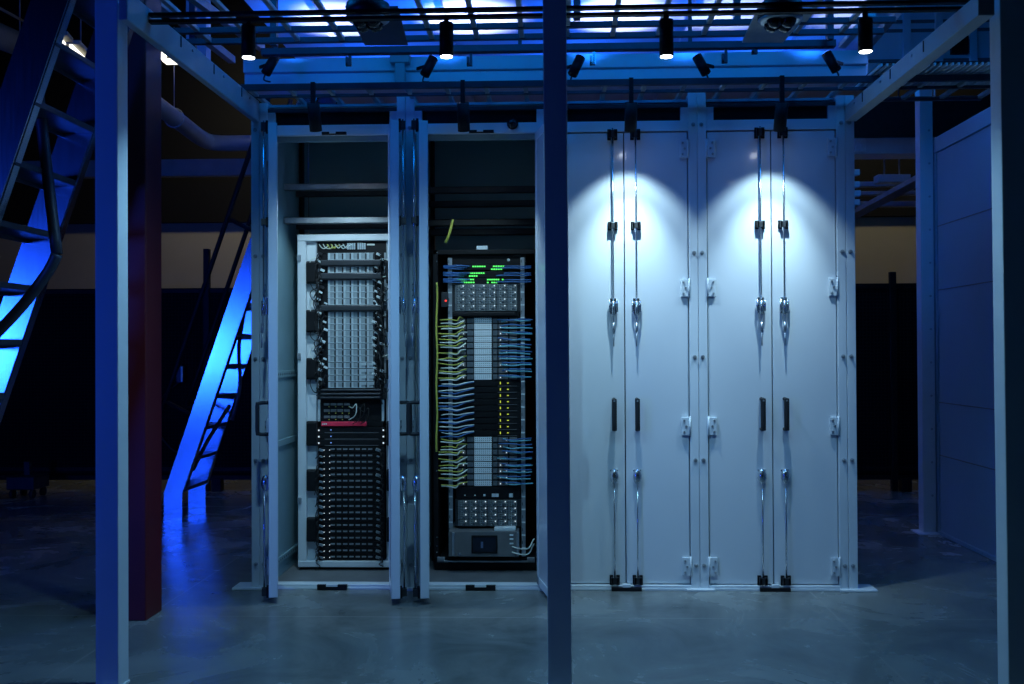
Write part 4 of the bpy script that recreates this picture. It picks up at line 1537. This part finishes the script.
COOL = (.58, .86, 1.0)
for i, (p, ax) in enumerate(DSP):
    wide = [34, 20, 20, 18][i]
    core = [24, 17, 70, 64][i]
    axc = Vector((0, math.sin(RAD(20)), -math.cos(RAD(20))))
    lamp('door_spot_lamp', 'SPOT', p, wide, COOL, spot_size=RAD(85), spot_blend=.5, shadow_soft_size=.02, aim=ax)
    lamp('door_spot_core_lamp', 'SPOT', p, core, COOL, spot_size=RAD(60), spot_blend=1.0, shadow_soft_size=.02, aim=axc)
for i, p in enumerate(DLP):
    lamp('downlight_lamp', 'SPOT', p, [50, 42, 26, 22][i], (.32, .70, 1.0), spot_size=RAD(130), spot_blend=.8, shadow_soft_size=.03, aim=(0, .25, -1))
BLUE = (.002, .25, 1.0)
for i, (p, ax) in enumerate(ULP):
    lamp('uplight_lamp', 'SPOT', p, 13, (.01, .16, 1.0), spot_size=RAD(100), spot_blend=.9, shadow_soft_size=.03, aim=(ax.x * .6, .8, .9))
# added lights under the canopy, without fixtures, making the ceiling hot spots
for (x, e_) in ((-2.1, 60), (-.95, 90), (.35, 80), (1.3, 28), (2.4, 16)):
    lamp('added_ceiling_wash', 'SPOT', (x, 2.2, 3.80), e_ * .7, (.01, .12, 1.0), spot_size=RAD(140), spot_blend=1.0, shadow_soft_size=.08, aim=(.1, .2, 1))
    lamp('added_ceiling_white', 'SPOT', (x + .15, 2.5, 3.80), e_ * 1.3, (.55, .62, 1.0), spot_size=RAD(88), spot_blend=.5, shadow_soft_size=.05, aim=(.1, .0, 1))
for x in (-1.7, 0.2, 2.0):
    lamp('added_ceiling_wash', 'SPOT', (x, 3.6, 3.70), 45, (.01, .12, 1.0), spot_size=RAD(150), spot_blend=1.0, shadow_soft_size=.08, aim=(0, 0, 1))  # further added light for the rear of the ceiling, no fixture
# added blue lights above the ladders, out of frame, standing in for ceiling bounce
for x in (-1.9, -.65, .65, 1.9):
    lamp('added_blue_wash', 'AREA', (x, -1.0, 4.1), 10.5, BLUE, shape='RECTANGLE', size=.8, size_y=.5, aim=(0, .35, -1))
# blue wall washer at the left behind the camera; lights stairs and posts
lamp('blue_side_lamp', 'AREA', (-6.3, -6.2, 1.5), 30, (.012, .085, 1.0), shape='RECTANGLE', size=1.0, size_y=.7, aim=(3.1, 7.2, .25), spread=RAD(75))
# soft warm light on the far wall
for x in (-3.2, 4.2):
    lamp('back_wall_lamp', 'AREA', (x, 6.3, 5.6), 18 if x > 0 else 30, (1.0, .90, .62), shape='RECTANGLE', size=2.5, size_y=.4, aim=(0, .75, -1))
# back blue wash behind the row
lamp('blue_back_lamp', 'AREA', (3.0, 3.6, 4.0), 7, BLUE, shape='RECTANGLE', size=2.0, size_y=.5, aim=(.1, -.8, -.6))
# small added light, without a fixture, brightening the perforated tray
lamp('added_tray_light', 'AREA', (2.7, .9, 3.6), 3, (.10, .28, 1.0), shape='RECTANGLE', size=1.0, size_y=.2, aim=(0, -.6, -1))

w = bpy.data.worlds.new('world')
SC.world = w
w.use_nodes = True
w.node_tree.nodes['Background'].inputs[0].default_value = (.02, .07, .22, 1)
w.node_tree.nodes['Background'].inputs[1].default_value = .03

SC.view_settings.view_transform = 'Filmic'
SC.view_settings.look = 'None'
SC.view_settings.exposure = 0.0
SC.view_settings.view_transform = 'Standard'
SC.cycles.use_denoising = True
SC.cycles.max_bounces = 6
SC.cycles.sample_clamp_indirect = 4.0
